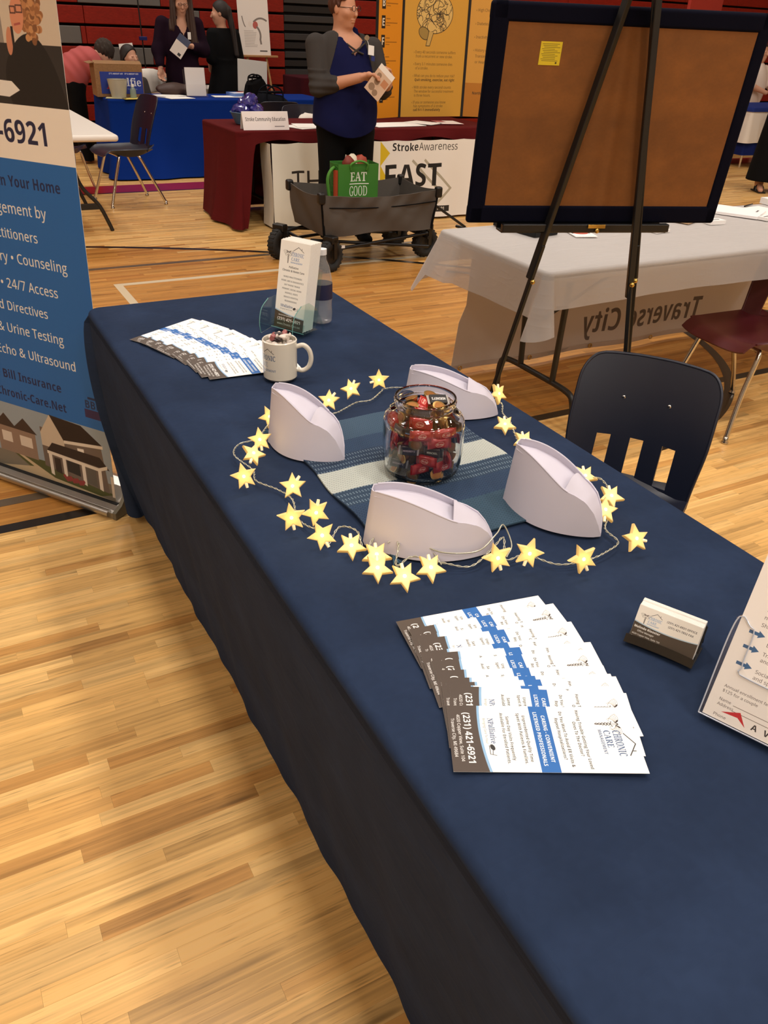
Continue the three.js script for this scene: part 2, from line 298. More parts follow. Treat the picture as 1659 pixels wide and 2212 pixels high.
// woven striped mat under the jar
{
  const x0 = .543, x1 = .925, z0 = -1.432, z1 = -.925;
  const bands = [[-.925, -1.017, '#334c62', 1], [-1.017, -1.073, '#223a56', 0], [-1.073, -1.13, '#283d54', 2], [-1.13, -1.208, '#b4b9b0', 1], [-1.208, -1.262, '#30475c', 2], [-1.262, -1.325, '#203753', 0], [-1.325, -1.432, '#2d4759', 1]];
  const t = art(1024, 1024, (g, w, h) => {
    for (const [a, b, c, k] of bands) {
      const ya = (a - z0) / (z1 - z0) * h, yb = (b - z0) / (z1 - z0) * h; g.fillStyle = c; g.fillRect(0, h - ya, w, ya - yb);
      for (let y = h - ya; y < h - yb; y += 8) for (let x = 0; x < w; x += 8) { const odd = ((x + y * 2) / 8 | 0) % (k === 2 ? 2 : 3); g.fillStyle = k === 2 ? (odd && ((y / 16 | 0) % 2) ? 'rgba(200,210,212,.5)' : 'rgba(10,20,40,.42)') : odd ? 'rgba(255,255,255,.06)' : 'rgba(10,20,40,.16)'; g.fillRect(x, y, 6, 5); }
    }
  });
  const bump = dataTex(256, 256, (x, y) => .5 + .5 * Math.sin((x * 64 + (Math.floor(y * 64) % 2) * .5) * 6.283) * Math.sin(y * 64 * 6.283));
  const g = sheet((u, v) => { const x = lerp(x0, x1, u) + .003 * Math.sin(v * 17) * (u > .5 ? 1 : -1) * Math.abs(u - .5) * 2, z = lerp(z0, z1, 1 - v); return [x, TY + .0045 + .0012 * Math.sin(x * 40 + z * 25), z]; }, 30, 40, .003, {});
  const th = thing('woven_mat', 'blue and white striped woven mat under the candy jar', 'mat');
  part('weave', g, mat(0xffffff, .95, { map: t, bumpMap: rep(bump, 2, 2), bumpScale: .0012 }), th);
  const tas = []; for (const [x, z, dx, dz] of [[x0, z0, -.7, -.7], [x0, z1, -.1, 1], [x1, z1, 1, .3], [x1, z0, .7, -.7]]) for (let i = 0; i < 7; i++) { const a = rr(-.5, .5), L = rr(.02, .034); tas.push(rod([x, TY + .005, z], [x + (dx * Math.cos(a) - dz * Math.sin(a)) * L, TY + .0035, z + (dz * Math.cos(a) + dx * Math.sin(a)) * L], .0016, .0008, 5)); }
  part('fringe', tas, mat(0x2f5068, .95), th);
}
// folded paper nurse caps
function nurseCap(label, [bx0, bz0], [tx, tz], h0, flip = 1) {
  const L = Math.hypot(tx - bx0, tz - bz0), turn = -Math.atan2(tz - bz0, tx - bx0);
  const t = thing('nurse_cap', label, 'nurse cap', [bx0, TY + .0035, bz0], turn, 'white paper nurse caps around the jar');
  const hh = (u) => { const k = [[-.1, 1], [0, 1], [.15, .985], [.35, .89], [.52, .76], [.64, .66], [.74, .625], [.84, .55], [.92, .4], [.97, .22], [1, .03]]; for (let i = 1; i < k.length; i++) if (u <= k[i][0]) { const s = (u - k[i - 1][0]) / (k[i][0] - k[i - 1][0]); return h0 * lerp(k[i - 1][1], k[i][1], s); } return 0; };
  const w = (u) => .048 * Math.pow(Math.max(0, Math.sin(Math.PI * (.07 + .93 * clamp(u, 0, 1)))), .72);
  const taper = (y) => 1 - .44 * (y / h0);
  const nz = (u, y, s) => s * w(u) * taper(y);
  // near wall, round the blunt back, far wall
  const path = []; const n = 34;
  for (let i = 0; i <= n; i++) { const u = 1 - Math.pow(i / n, .9); path.push([u, 1]); }
  for (const a of [.25, .5, .75]) path.push([0, Math.cos(a * Math.PI), Math.sin(a * Math.PI)]);
  for (let i = 0; i <= n; i++) { const u = Math.pow(i / n, 1.1); path.push([u, -1]); }
  const wall = sheet((q, v) => {
    const f = q * (path.length - 1), i = Math.min(path.length - 1, Math.round(f)), [u, s, e] = path[i];
    const top = hh(u) * (s < 0 ? 1.05 : 1), y = v * top; const back = e ? e * .012 : 0;
    return [u * L - back * (1 - .3 * v) + .008 * v * (1 - u), y, nz(u, y, s)];
  }, path.length - 1, 10, .0018);
  const cream = mat(0xcfcad6, .62);
  part('side_wall', wall, cream, t);
  part('crown', sheet((u, v) => { const q = lerp(.0, .665, u), y = hh(q) - .009 + .004 * Math.sin(Math.PI * v) + .003 * u; return [q * L - .004 + .008 * (1 - q), y, lerp(-.97, .97, v) * w(q) * taper(y)]; }, 20, 8, .0016), cream, t);
  part('front_flap', sheet((u, v) => { const q = lerp(.64, .995, u), y = hh(q) - .001 + .021 * Math.sin(Math.PI * v) * Math.pow(1 - u, 1.6); return [q * L, y, lerp(-1, 1, v) * w(q) * taper(hh(q))]; }, 16, 10, .0016), cream, t);
  part('brim_roll', [-1, 1].map((s) => tube([0, .1, .2, .3, .4, .5, .6, .66].map((q) => [q * L + .008 * (1 - q), hh(q) * (s < 0 ? 1.05 : 1), nz(q, hh(q), s)]), .0017, 30, 6)), cream, t);
  return t;
}
nurseCap('white paper nurse cap beside the white mug, tip over the mat', [.527, -1.398], [.618, -1.262], .118);
nurseCap('white paper nurse cap behind the candy jar', [.862, -1.437], [1.026, -1.322], .092);
nurseCap('white paper nurse cap with a light string running in front of it', [.532, -.983], [.707, -.877], .1);
nurseCap('white paper nurse cap near the table edge and the navy chair', [.828, -1.0], [.895, -.832], .116);
// glass jar
const JX = .733, JZ = -1.162, JY = TY + .006;
{
  const t = thing('candy_jar', 'open glass jar full of wrapped chocolates on the striped mat', 'jar', [JX, JY, JZ]);
  const o = [[.0001, 0], [.05, 0], [.06, .003], [.066, .012], [.0685, .03], [.07, .06], [.0705, .1], [.069, .112], [.063, .122], [.054, .129], [.0505, .133], [.0505, .137], [.053, .139], [.0535, .148], [.052, .153]];
  const i = [[.0495, .153], [.0485, .147], [.047, .134], [.052, .125], [.061, .117], [.0665, .108], [.067, .1], [.066, .05], [.064, .02], [.058, .009], [.045, .007], [.0001, .007]];
  const g = lathe([...o, ...i], 72), p = g.attributes.position;
  for (let k = 0; k < p.count; k++) { const x = p.getX(k), z = p.getZ(k), y = p.getY(k), a = Math.atan2(z, x), f = 1 + .016 * Math.cos(a * 8) * smooth(.005, .03, y) * (1 - smooth(.095, .115, y)); p.setX(k, x * f); p.setZ(k, z * f); }
  g.scale(1.085, 1, 1.085); g.computeVertexNormals();
  part('glass', g, phys({ color: 0xffffff, roughness: .02, transmission: 1, thickness: .004, ior: 1.5 }), t);
}
// chocolates in the jar: each wrapped sweet is a thing
{
  const foilRed = phys({ color: 0xb01712, roughness: .3, metalness: .15, clearcoat: .7, clearcoatRoughness: .2 }), foilDark = phys({ color: 0x24150f, roughness: .3, clearcoat: .8, clearcoatRoughness: .2 }), foilGold = mat(0xb8975c, .3, { metalness: .9 }), silver = mat(0xb8b2aa, .3, { metalness: .8 }), coffee = mat(0x3a2016, .5);
  const word = (bg, fg, s, w = 256, h = 128) => art(w, h, (g) => { g.fillStyle = bg; g.fillRect(0, 0, w, h); g.fillStyle = fg; g.font = 'bold ' + Math.round(h * .42) + 'px sans-serif'; g.textAlign = 'center'; g.textBaseline = 'middle'; g.fillText(s, w / 2, h / 2, w * .86); });
  const tHer = mat(0xffffff, .4, { map: word('#1a1220', '#c8b8c0', "HERSHEY'S") }), tHer2 = mat(0xffffff, .4, { map: word('#140e0c', '#f4f0e8', "HERSHEY'S") }), tKr = mat(0xffffff, .35, { map: word('#2a1210', '#d8e0d0', 'KRACKEL') });
  const oval = mat(0xffffff, .35, { map: art(256, 128, (g) => { g.fillStyle = '#b01712'; g.fillRect(0, 0, 256, 128); g.strokeStyle = '#e8d8c0'; g.lineWidth = 7; g.beginPath(); g.ellipse(128, 64, 92, 48, -.15, 0, 7); g.stroke(); g.fillStyle = '#f0e0cc'; g.font = 'italic bold 54px sans-serif'; g.textAlign = 'center'; g.fillText('Kit Kat', 128, 84, 150); }) });
  const N = { jar: 'wrapped chocolates in the glass jar' };
  function sweet(kind, label) {
    const t = thing('wrapped_chocolate', label, 'chocolate', [0, 0, 0], 0, N.jar);
    if (kind === 'red') { part('wrapper', sheet((u, v) => { const a = v * Math.PI * 2, e = 1 - Math.pow(Math.abs(2 * u - 1), 6) * .75; return [lerp(-.0185, .0185, u), Math.sin(a) * .0062 * e, Math.cos(a) * .0105 * lerp(1, e, .3)]; }, 14, 14, .0003), foilRed, t); part('label', bx(.021, .0004, .011, 0, .0064, 0), oval, t); part('crimp', [-1, 1].map((s) => bx(.004, .0012, .019, s * .0195, 0, 0)), foilRed, t); }
    else if (kind === 'dark') { part('wrapper', rb(.03, .0085, .017, .002), foilDark, t); part('label', bx(.024, .0003, .012, 0, .0043, 0), tHer, t); part('crimp', [-1, 1].map((s) => bx(.0035, .001, .0165, s * .0165, 0, 0)), silver, t); }
    else if (kind === 'krackel') { part('wrapper', rb(.03, .0085, .017, .002), foilDark, t); part('label', bx(.024, .0003, .012, 0, .0043, 0), tKr, t); part('crimp', [-1, 1].map((s) => bx(.004, .001, .0165, s * .0165, 0, 0)), foilDark, t); }
    else { const g = lathe([[.0001, -.0065], [.0085, -.0065], [.0118, .0055], [.0122, .0065], [.0001, .0062]], 26), p = g.attributes.position; for (let k = 0; k < p.count; k++) { const a = Math.atan2(p.getZ(k), p.getX(k)), f = 1 + .035 * Math.cos(a * 13); p.setX(k, p.getX(k) * f); p.setZ(k, p.getZ(k) * f); } g.computeVertexNormals(); part('foil_cup', g, foilGold, t); part('lid_disc', new THREE.CylinderGeometry(.0085, .0085, .0008, 20).translate(0, .0067, 0), kind === 'cup' ? mat(0xa87038, .4, { metalness: .6 }) : foilGold, t); }
    return t;
  }
  const LB = { red: 'red wrapped chocolate bar in the glass jar', dark: 'dark wrapped chocolate bar with silver ends in the glass jar', krackel: 'dark brown wrapped chocolate bar in the glass jar', cup: 'gold foil peanut butter cup in the glass jar' };
  const proto = {}; let first = {};
  const put = (kind, x, y, z, rx, ry, rz, label) => {
    let o; if (!proto[kind]) { o = proto[kind] = sweet(kind, LB[kind]); } else { o = copy(proto[kind], [0, 0, 0], 0, label || LB[kind]); }
    o.position.set(JX + x, JY + y, JZ + z); o.rotation.set(rx, ry, rz, 'YXZ'); return o;
  };
  const kinds = ['red', 'dark', 'cup', 'red', 'krackel', 'red', 'cup', 'cup'];
    for (let layer = 0; layer < 7; layer++) {
    const y = .017 + layer * .0165, R = layer > 5 ? .039 : .051, n = layer > 5 ? 6 : 8;
    for (let i = 0; i < n; i++) {
      const a = (i + (layer % 2) * .5) / n * Math.PI * 2 + .2 * layer, k = kinds[Math.floor(rnd() * 8)];
      // wrapped bars stand along the glass with their printed side outwards
      const ry = -a + Math.PI / 2, tilt = rr(-1.3, 1.3);
      if (k === 'cup') put(k, Math.cos(a) * (R + .002), y, Math.sin(a) * (R + .002), Math.PI / 2 + rr(-.5, .5), ry, rr(-.4, .4));
      else put(k, Math.cos(a) * (R + .006), y, Math.sin(a) * (R + .006), Math.PI / 2 - .15, ry, tilt * .6);
    }
    for (let i = 0; i < 3; i++) { const a = i * 2.1 + layer; put(kinds[(layer + i) % 8], Math.cos(a) * .017, y, Math.sin(a) * .017, rr(-.2, .2), rr(0, 6), 0); }
  }
  put('cup', -.016, .139, -.02, -.3, 0, .2); put('cup', .022, .139, -.022, .2, 0, -.1); put('red', -.004, .137, -.002, .3, .9, .25); put('cup', -.03, .136, .004, .15, 0, .1);
  put('cup', .012, .137, .026, .45, 0, 0); put('krackel', -.018, .132, .02, .3, 2.5, .1); put('dark', -.034, .13, -.02, .1, 1.1, .1);
  const big = thing('wrapped_chocolate', 'black wrapped chocolate bar with large white lettering on top of the jar', 'chocolate', [JX + .026, JY + .142, JZ + .002], 0, N.jar);
  big.rotation.set(.55, -.25, -.1, 'YXZ'); part('wrapper', rb(.034, .0075, .02, .002), foilDark, big); part('label', bx(.032, .0004, .018, 0, .0039, 0, 0, Math.PI), tHer2, big); part('crimp', [-1, 1].map((s) => bx(.005, .001, .0195, s * .019, 0, 0)), silver, big);
}
// ---------------------------------------------------------------- star string lights
{
  const st = [[.540, -1.456], [.483, -1.363], [.453, -1.322], [.403, -1.232], [.470, -1.166], [.426, -1.065], [.469, -1.063], [.450, -.996], [.484, -.958], [.510, -.921], [.493, -.886], [.519, -.848], [.567, -.851], [.670, -.821], [.689, -1.487], [.764, -1.529], [.843, -1.544], [1.056, -1.368], [.984, -1.239], [.976, -1.160], [.988, -.986], [.981, -.906], [.935, -.871], [.913, -.773], [.791, -.761], [.723, -.810]];
  const t = thing('star_string_lights', 'string of glowing star lights on a clear wire around the candy jar', 'string lights');
  const warm = 0xffd98a;
  const starMat = mat(0xe2cc8e, .45, { emissive: 0xffb444, emissiveIntensity: .55 }), ledMat = mat(0xffffff, .4, { emissive: 0xfff0c4, emissiveIntensity: 2.2 });
  const wireMat = phys({ color: 0xb9b7a4, roughness: .25, metalness: .35, clearcoat: .6 }), sockMat = phys({ color: 0xfff2d0, roughness: .35, emissive: 0xffd080, emissiveIntensity: .25 });
  const pts = []; for (let i = 0; i < 10; i++) { const a = Math.PI / 2 + i * Math.PI / 5, r = i % 2 ? .0118 : .025; pts.push([Math.cos(a) * r, Math.sin(a) * r]); }
  const starGeo = extrude(pts, .005, .002).translate(0, 0, -.0025), ledGeo = new THREE.SphereGeometry(.0062, 14, 10).scale(1, 1, .85), sockGeo = rod([0, -.009, 0], [0, -.022, 0], .0034, .0026, 8);
  // spin in the star's plane, lean back from upright, heading of its face
  const pose = [[.5, .5, -.5], [.2, .5, -.5], [2.4, .9, .2], [.25, .35, -.4], [2.6, .6, -.5], [.2, .3, -.45], [2.9, .3, -.3], [.5, .5, -.4], [.05, 1.0, -.4], [0, 1.1, -.35], [0, 1.0, -.4], [.1, .95, -.35], [0, .95, -.3], [.3, .3, -.35], [2.5, .6, -.5], [2.9, .7, -.6], [-1.2, .25, -.5], [2.8, .5, .2], [0, 1.05, -.5], [.1, 1.05, -.45], [0, 1.0, -.4], [0, 1.0, -.4], [2.8, .9, -.2], [1.2, .6, -.1], [.4, .3, -.3], [-.35, .3, -.35]];
  st.forEach(([x, z], i) => {
    const [spin, back, head] = pose[i];
    const s = part('star', starGeo, starMat, t); s.rotation.set(-back, head, back > .8 ? spin + Math.PI : spin, 'YXZ'); s.position.set(x, TY + .004 + .024 * Math.cos(back) + .005, z);
    part('led', ledGeo, ledMat, s); part('socket', sockGeo, sockMat, s);
    const l = new THREE.PointLight(warm, .0018); l.name = 'star_glow'; l.castShadow = true; l.shadow.radius = .4; l.position.set(0, 0, .012); s.add(l);
  });
  const Y = TY + .0045;
  const path = [[.843, .005, -1.53], [.80, .002, -1.50], [.764, .002, -1.50], [.72, .004, -1.475], [.689, .006, -1.46], [.62, .002, -1.47], [.56, .008, -1.475], [.527, .016, -1.44], [.49, .012, -1.40], [.452, .006, -1.40], [.425, .012, -1.35], [.44, .004, -1.29], [.43, .006, -1.245], [.455, .004, -1.2], [.462, .01, -1.15], [.45, .003, -1.10], [.452, .008, -1.06], [.464, .012, -1.03], [.462, .003, -1.0], [.492, .02, -1.02], [.51, .026, -.99], [.506, .006, -.955], [.535, .028, -.965], [.553, .03, -.93], [.532, .008, -.895], [.562, .018, -.895], [.6, .014, -.862], [.64, .006, -.845], [.69, .02, -.86], [.716, .03, -.868], [.7, .008, -.835], [.735, .01, -.83], [.77, .005, -.79], [.825, .005, -.78], [.868, .006, -.785], [.905, .005, -.8], [.912, .006, -.84], [.95, .006, -.872], [.985, .012, -.9], [1.0, .03, -.955], [.992, .012, -1.0], [.968, .025, -1.06], [.94, .015, -1.08], [.96, .006, -1.14], [.985, .01, -1.2], [1.005, .02, -1.25], [1.03, .008, -1.31], [1.055, .012, -1.36], [1.02, .004, -1.44], [.94, .003, -1.50], [.89, .005, -1.535], [.855, .005, -1.54]];
  const c = curve(path.map(([x, y, z]) => [x, Y + y * .8, z]), true), n = 900, pa = [], pb = [];
  for (let i = 0; i < n; i++) { const p = c.getPointAt(i / n), a = i / n * 3.9 / .018 * Math.PI; const dx = Math.cos(a) * .0011, dy = Math.sin(a) * .0011; pa.push([p.x + dx, Math.max(p.y + dy, Y - .001), p.z + dx * .6]); pb.push([p.x - dx, Math.max(p.y - dy, Y - .001), p.z - dx * .6]); }
  part('wire', [tube(pa, .00085, 1800, 5, true), tube(pb, .00085, 1800, 5, true)], wireMat, t);
  part('wire_loop', [tube([[.553, Y + .025, -.93], [.585, Y + .022, -.905], [.61, Y + .02, -.875], [.66, Y + .02, -.858], [.7, Y + .035, -.868], [.722, Y + .04, -.88], [.728, Y + .012, -.86], [.706, Y + .004, -.842]], .0013, 80, 5), tube([[.54, Y + .02, -.94], [.575, Y + .03, -.935], [.596, Y + .015, -.895], [.6, Y + .003, -.87]], .0013, 40, 5)], wireMat, t);
}
// ---------------------------------------------------------------- printed cards
const SANS = 'sans-serif', SERIF = 'serif';
function caduceus(g, x, y, s, ink = '#35291f') {                              // wings, staff and the two snakes
  g.save(); g.translate(x, y); g.scale(s, s); g.strokeStyle = ink; g.fillStyle = ink; g.lineCap = 'round';
  g.lineWidth = .05; g.beginPath(); g.moveTo(0, -.5); g.lineTo(0, 1.5); g.stroke(); g.beginPath(); g.arc(0, -.56, .1, 0, 7); g.fill();
  for (const d of [-1, 1]) {
    g.beginPath(); g.moveTo(d * .08, -.42); g.quadraticCurveTo(d * .35, -.85, d * .52, -.72); g.quadraticCurveTo(d * .4, -.5, d * .08, -.42); g.fill();
    g.lineWidth = .022; for (let k = 0; k < 6; k++) { g.beginPath(); g.moveTo(d * .1, -.4); g.quadraticCurveTo(d * (.5 + k * .06), -.75 + k * .12, d * (1.15 - k * .12), -.55 + k * .17); g.stroke(); }
    g.beginPath(); g.moveTo(d * .45, -.75); g.quadraticCurveTo(d * .9, -.85, d * 1.2, -.6); g.quadraticCurveTo(d * 1.0, -.1, d * .35, .2); g.lineTo(d * .1, -.3); g.stroke();
    g.lineWidth = .06; g.beginPath(); let w = .34; g.moveTo(d * .3, -.05); for (let k = 0; k < 5; k++) { const yy = .1 + k * .28; g.quadraticCurveTo(d * (k % 2 ? w : -w) * 1.2, yy + .1, 0, yy + .28); w *= .82; } g.stroke();
  }
  g.restore();
}
function logo(g, x, y, s, blue = '#5b7fae') {                                 // x, y: left end of the lettering
  caduceus(g, x - s * .55, y + s * .25, s * .75);
  g.strokeStyle = '#3d3a38'; g.lineWidth = s * .07; g.lineJoin = 'miter'; g.beginPath(); g.moveTo(x + s * .25, y - s * .35); g.lineTo(x + s * 1.15, y - s * .95); g.lineTo(x + s * 2.15, y - s * .35); g.moveTo(x + s * 1.75, y - s * .6); g.lineTo(x + s * 1.75, y - s * .85); g.stroke();
  g.fillStyle = blue; g.textAlign = 'left'; g.textBaseline = 'alphabetic'; g.font = `bold ${s * .72}px ${SERIF}`; g.fillText('CHRONIC', x, y + s * .35, s * 2.2); g.font = `bold ${s * .6}px ${SERIF}`; g.fillText('CARE', x, y + s * .95, s * 1.5); g.font = `bold ${s * .3}px ${SANS}`; g.fillText('MANAGEMENT', x - s * .05, y + s * 1.3, s * 2.1);
}
function palliative(g, x, y, s) {
  g.textAlign = 'left'; g.fillStyle = '#2c4a78'; g.font = `bold ${s}px ${SERIF}`; g.fillText('NPalliative', x, y, s * 4.3); g.fillStyle = '#5c5c5a'; g.font = `${s * .45}px ${SANS}`; g.fillText('Bringing Care To You!', x, y + s * .65, s * 4.3);
  g.fillStyle = '#2b2826'; g.strokeStyle = '#2b2826'; g.lineWidth = s * .08; g.beginPath(); g.ellipse(x + s * 4.9, y - s * .1, s * .5, s * .3, -.3, 0, 7); g.fill(); g.beginPath(); g.moveTo(x + s * 4.6, y + s * .3); g.lineTo(x + s * 6, y + s * .3); g.lineTo(x + s * 6.2, y - s * .5); g.moveTo(x + s * 5.3, y - s * .1); g.lineTo(x + s * 6.1, y); g.stroke();
}
const cardBrochure = art(900, 2000, (g, w, h) => {
  g.fillStyle = '#fbf9f2'; g.fillRect(0, 0, w, h); logo(g, 330, 190, 160, '#33527e');
  g.fillStyle = '#1d1c1c'; g.textAlign = 'center'; g.font = `bold 48px ${SANS}`;
  ['Having Trouble Getting Your Loved', 'Ones To The Doctor?', '', 'Do You Want To Avoid ER Visits &', 'Repeat Hospitalizations?'].forEach((s, i) => g.fillText(s, w / 2, 590 + i * 62));
  g.fillStyle = '#1f66b0'; g.fillRect(0, 900, w, 200); g.fillStyle = '#f4f4ee'; g.font = `bold 58px ${SANS}`; g.fillText('CARING - CONVENIENT', w / 2, 980); g.fillText('LICENSED PROFESSIONALS', w / 2, 1062);
  g.fillStyle = '#1d1c1c'; g.font = `bold 46px ${SANS}`; ['Unprecedented Quality Time', 'Spent With Patients & Families.', '', 'Same Day Visits Frequently', 'Available For Enrolled Patients.'].forEach((s, i) => g.fillText(s, w / 2, 1190 + i * 60));
  palliative(g, 180, 1570, 82);
  g.fillStyle = '#8bb4d6'; g.beginPath(); g.moveTo(0, 1640); g.quadraticCurveTo(w * .5, 1690, w, 1600); g.lineTo(w, h); g.lineTo(0, h); g.fill();
  g.fillStyle = '#4a3d33'; g.beginPath(); g.moveTo(0, 1668); g.quadraticCurveTo(w * .5, 1716, w, 1628); g.lineTo(w, h); g.lineTo(0, h); g.fill();
  g.textAlign = 'center'; g.fillStyle = '#f5f3ee'; g.font = `bold 104px ${SANS}`; g.fillText('(231) 421-6921', w / 2, 1830); g.font = `50px ${SANS}`; g.fillText('4020 Copper View, Suite 104', w / 2, 1902); g.fillText('Traverse City, MI 49684', w / 2, 1966);
});
const cardStand = art(640, 1440, (g, w, h) => {
  g.fillStyle = '#f6f1e6'; g.fillRect(0, 0, w, h); logo(g, 250, 190, 120, '#7c93b8');
  g.fillStyle = '#3c3a38'; g.textAlign = 'center'; g.font = `bold 46px ${SANS}`; g.fillText('Palliative', w / 2, 430); g.fillText('Chronic & Home Care', w / 2, 490);
  g.fillStyle = '#6d6c69'; g.font = `bold 36px ${SANS}`; ['NURSE PRACTITIONERS', 'HOME LABS & DIAGNOSTICS', '24/7 PHONE TRIAGE', 'PRIMARY, SOCIAL WORK', 'HOSPICE, VISITS', 'REDUCE HOSPITAL', 'READMISSIONS'].forEach((s, i) => g.fillText(s, w / 2, 590 + i * 66));
  palliative(g, 110, 1085, 62);
  g.fillStyle = '#b9cfdc'; g.beginPath(); g.moveTo(0, 1130); g.quadraticCurveTo(w * .4, 1200, w, 1215); g.lineTo(w, h); g.lineTo(0, h); g.fill();
  g.fillStyle = '#50412f'; g.beginPath(); g.moveTo(0, 1150); g.quadraticCurveTo(w * .4, 1220, w, 1232); g.lineTo(w, h); g.lineTo(0, h); g.fill();
  g.textAlign = 'center'; g.fillStyle = '#f3efe6'; g.font = `bold 30px ${SANS}`; g.fillText('See Us On Facebook', w * .36, 1235); g.font = `bold 76px ${SANS}`; g.fillText('(231) 421-6921', w / 2, 1318, w * .9); g.font = `50px ${SANS}`; g.fillText('www.Chronic-Care.net', w / 2, 1390, w * .86);
});
const topUV = (g, flip = 0) => { const p = g.attributes.position, n = g.attributes.normal, u = g.attributes.uv; g.computeBoundingBox(); const b = g.boundingBox; for (let i = 0; i < p.count; i++) if (Math.abs(n.getY(i)) < .5) u.setXY(i, .02, .98); else u.setXY(i, (p.getX(i) - b.min.x) / (b.max.x - b.min.x), (b.max.z - p.getZ(i)) / (b.max.z - b.min.z)); return g; };
const CW = .102, CL = .2286;
{
  const m = mat(0xffffff, .55, { map: cardBrochure }), geo = topUV(new THREE.BoxGeometry(CW, .00045, CL));
  // the card's head points along the fan's radius; shingled: each one leans on the last
  function fan(label, group, from, to, ks, jig) {
    const n = ks.length;
    for (let i = 0; i < n; i++) {
      const k = ks[i], e = jig[i % jig.length], cx = lerp(from[0], to[0], k) + Math.sin(Math.PI * k) * (from[3] || 0) + e[0], cz = lerp(from[1], to[1], k) + e[1] * .5, az = lerp(from[2], to[2], k) + e[2] + (i === n - 2 ? .05 : 0);
      const o = part(numbered('rack_card'), geo, m, scene); tag(o, label, 'brochure', group);
      o.rotation.set(0, 0, 0, 'YXZ'); o.rotation.y = -az - Math.PI / 2; o.rotation.z = i ? -.034 : 0;
      o.position.set(cx, TY + .0036 + (i ? .0017 : 0) + i * .00006, cz);
    }
  }
  const jig = [[0, 0, 0], [.006, .002, -.03], [-.004, -.001, .02], [.003, .001, .01], [-.006, .002, -.02], [.004, -.002, .015], [0, .001, -.01], [-.003, 0, .02]];
  fan('white and blue rack card fanned out beside the business card holder', 'rack cards fanned out at the near end of the table', [.5725, -.711, .168, .012], [.527, -.507, .491], [0, .13, .25, .3, .42, .5, .56, .68, .76, .8, .84, .88, 1], jig);
  fan('white and blue rack card fanned out beside the white mug', 'rack cards fanned out at the far end of the table', [.526, -2.123, -.507, .01], [.62, -1.806, .04], [0, .1, .16, .24, .32, .4, .5, .55, .62, .7, .78, .85, .92, 1], jig);
}
// acrylic stand with a stack of upright rack cards
{
  const dir = Math.atan2(.1, .052), turn = -dir;                              // local x runs along the front edge, local +z faces the reader
  const P0 = [.806, TY + .0035, -2.006];
  const h = thing('brochure_stand', 'small clear acrylic stand holding upright rack cards', 'brochure holder', P0, turn);
  const lean = -.2;
  part('back_panel', bx(.112, .15, .002, 0, .085, -.066, lean), M.acrylicGreen, h);
  part('front_lip', sheet((u, v) => [lerp(-.056, .056, u), .012 + v * .02, .004 - v * .006], 6, 4, .002), M.acrylicGreen, h);
  part('shelf', bx(.114, .002, .062, 0, .008, -.028), M.acrylicGreen, h);
  const sideShape = shapeOf([[.042, 0], [.046, .0], [.05, .03], [.04, .066], [.012, .088], [-.02, .09], [-.05, .07], [-.075, .03], [-.085, 0], [-.08, 0], [-.066, .03], [0, .006]]);
  for (const s of [-1, 1]) { const q = part('side_wing', extrude(sideShape, .002).rotateY(-Math.PI / 2).translate(s * .058 + .001, 0, 0), M.acrylicGreen, h); part('edge', tube([[s * .058, 0, .046], [s * .058, .03, .05], [s * .058, .066, .04], [s * .058, .088, .012]], .0012, 20, 5), M.acrylicEdge, q); }
  part('shelf_edge', [rod([-.057, .009, .004], [.057, .009, .004], .0013, .0013, 5)], M.acrylicEdge, h);
  const face = mat(0xffffff, .6, { map: cardStand });
  const cs = Math.cos(turn), sn = Math.sin(turn);
  for (let i = 0; i < 12; i++) {
    const d = -.001 - i * .0036, o = new THREE.Group(); o.name = numbered('rack_card'); scene.add(o); tag(o, i ? 'cream rack card in the upright stack in the acrylic stand' : 'front rack card with a phone number in the acrylic stand', 'brochure', 'rack cards upright in the acrylic stand');
    o.position.set(P0[0] + d * sn, P0[1] + .0105, P0[2] + d * cs); o.rotation.set(lean * .92, turn, 0, 'YXZ');
    part('card', bx(CW, CL, .0032, 0, CL / 2 + (i % 3) * .0008, 0), M.paper, o);
    if (!i) part('print', new THREE.PlaneGeometry(CW, CL).translate(0, CL / 2, .0018), face, o);
  }
}
// water bottle behind the stand
{
  const t = thing('water_bottle', 'small clear plastic water bottle behind the brochure stand', 'bottle', [.932, TY + .004, -2.062]);
  const out = [[.0001, 0], [.024, 0], [.029, .006], [.03, .03], [.0285, .06], [.03, .065], [.03, .115], [.0285, .125], [.022, .155], [.0135, .175], [.0125, .19]];
  const g = lathe(out, 40), p = g.attributes.position; for (let k = 0; k < p.count; k++) { const a = Math.atan2(p.getZ(k), p.getX(k)), y = p.getY(k), f = 1 + .04 * Math.cos(a * 9) * (1 - smooth(.035, .06, y)) * smooth(.003, .01, y); p.setX(k, p.getX(k) * f); p.setZ(k, p.getZ(k) * f); } g.computeVertexNormals();
  part('plastic', g, phys({ color: 0xf2f2f2, roughness: .12, transmission: .85, thickness: 0, ior: 1.4 }), t);
  part('label', new THREE.CylinderGeometry(.0306, .0306, .042, 40, 1, true).translate(0, .09, 0), mat(0x1f2143, .5), t);
  part('cap', new THREE.CylinderGeometry(.0145, .0145, .015, 24).translate(0, .196, 0), mat(0xe8e8e8, .5), t);
}
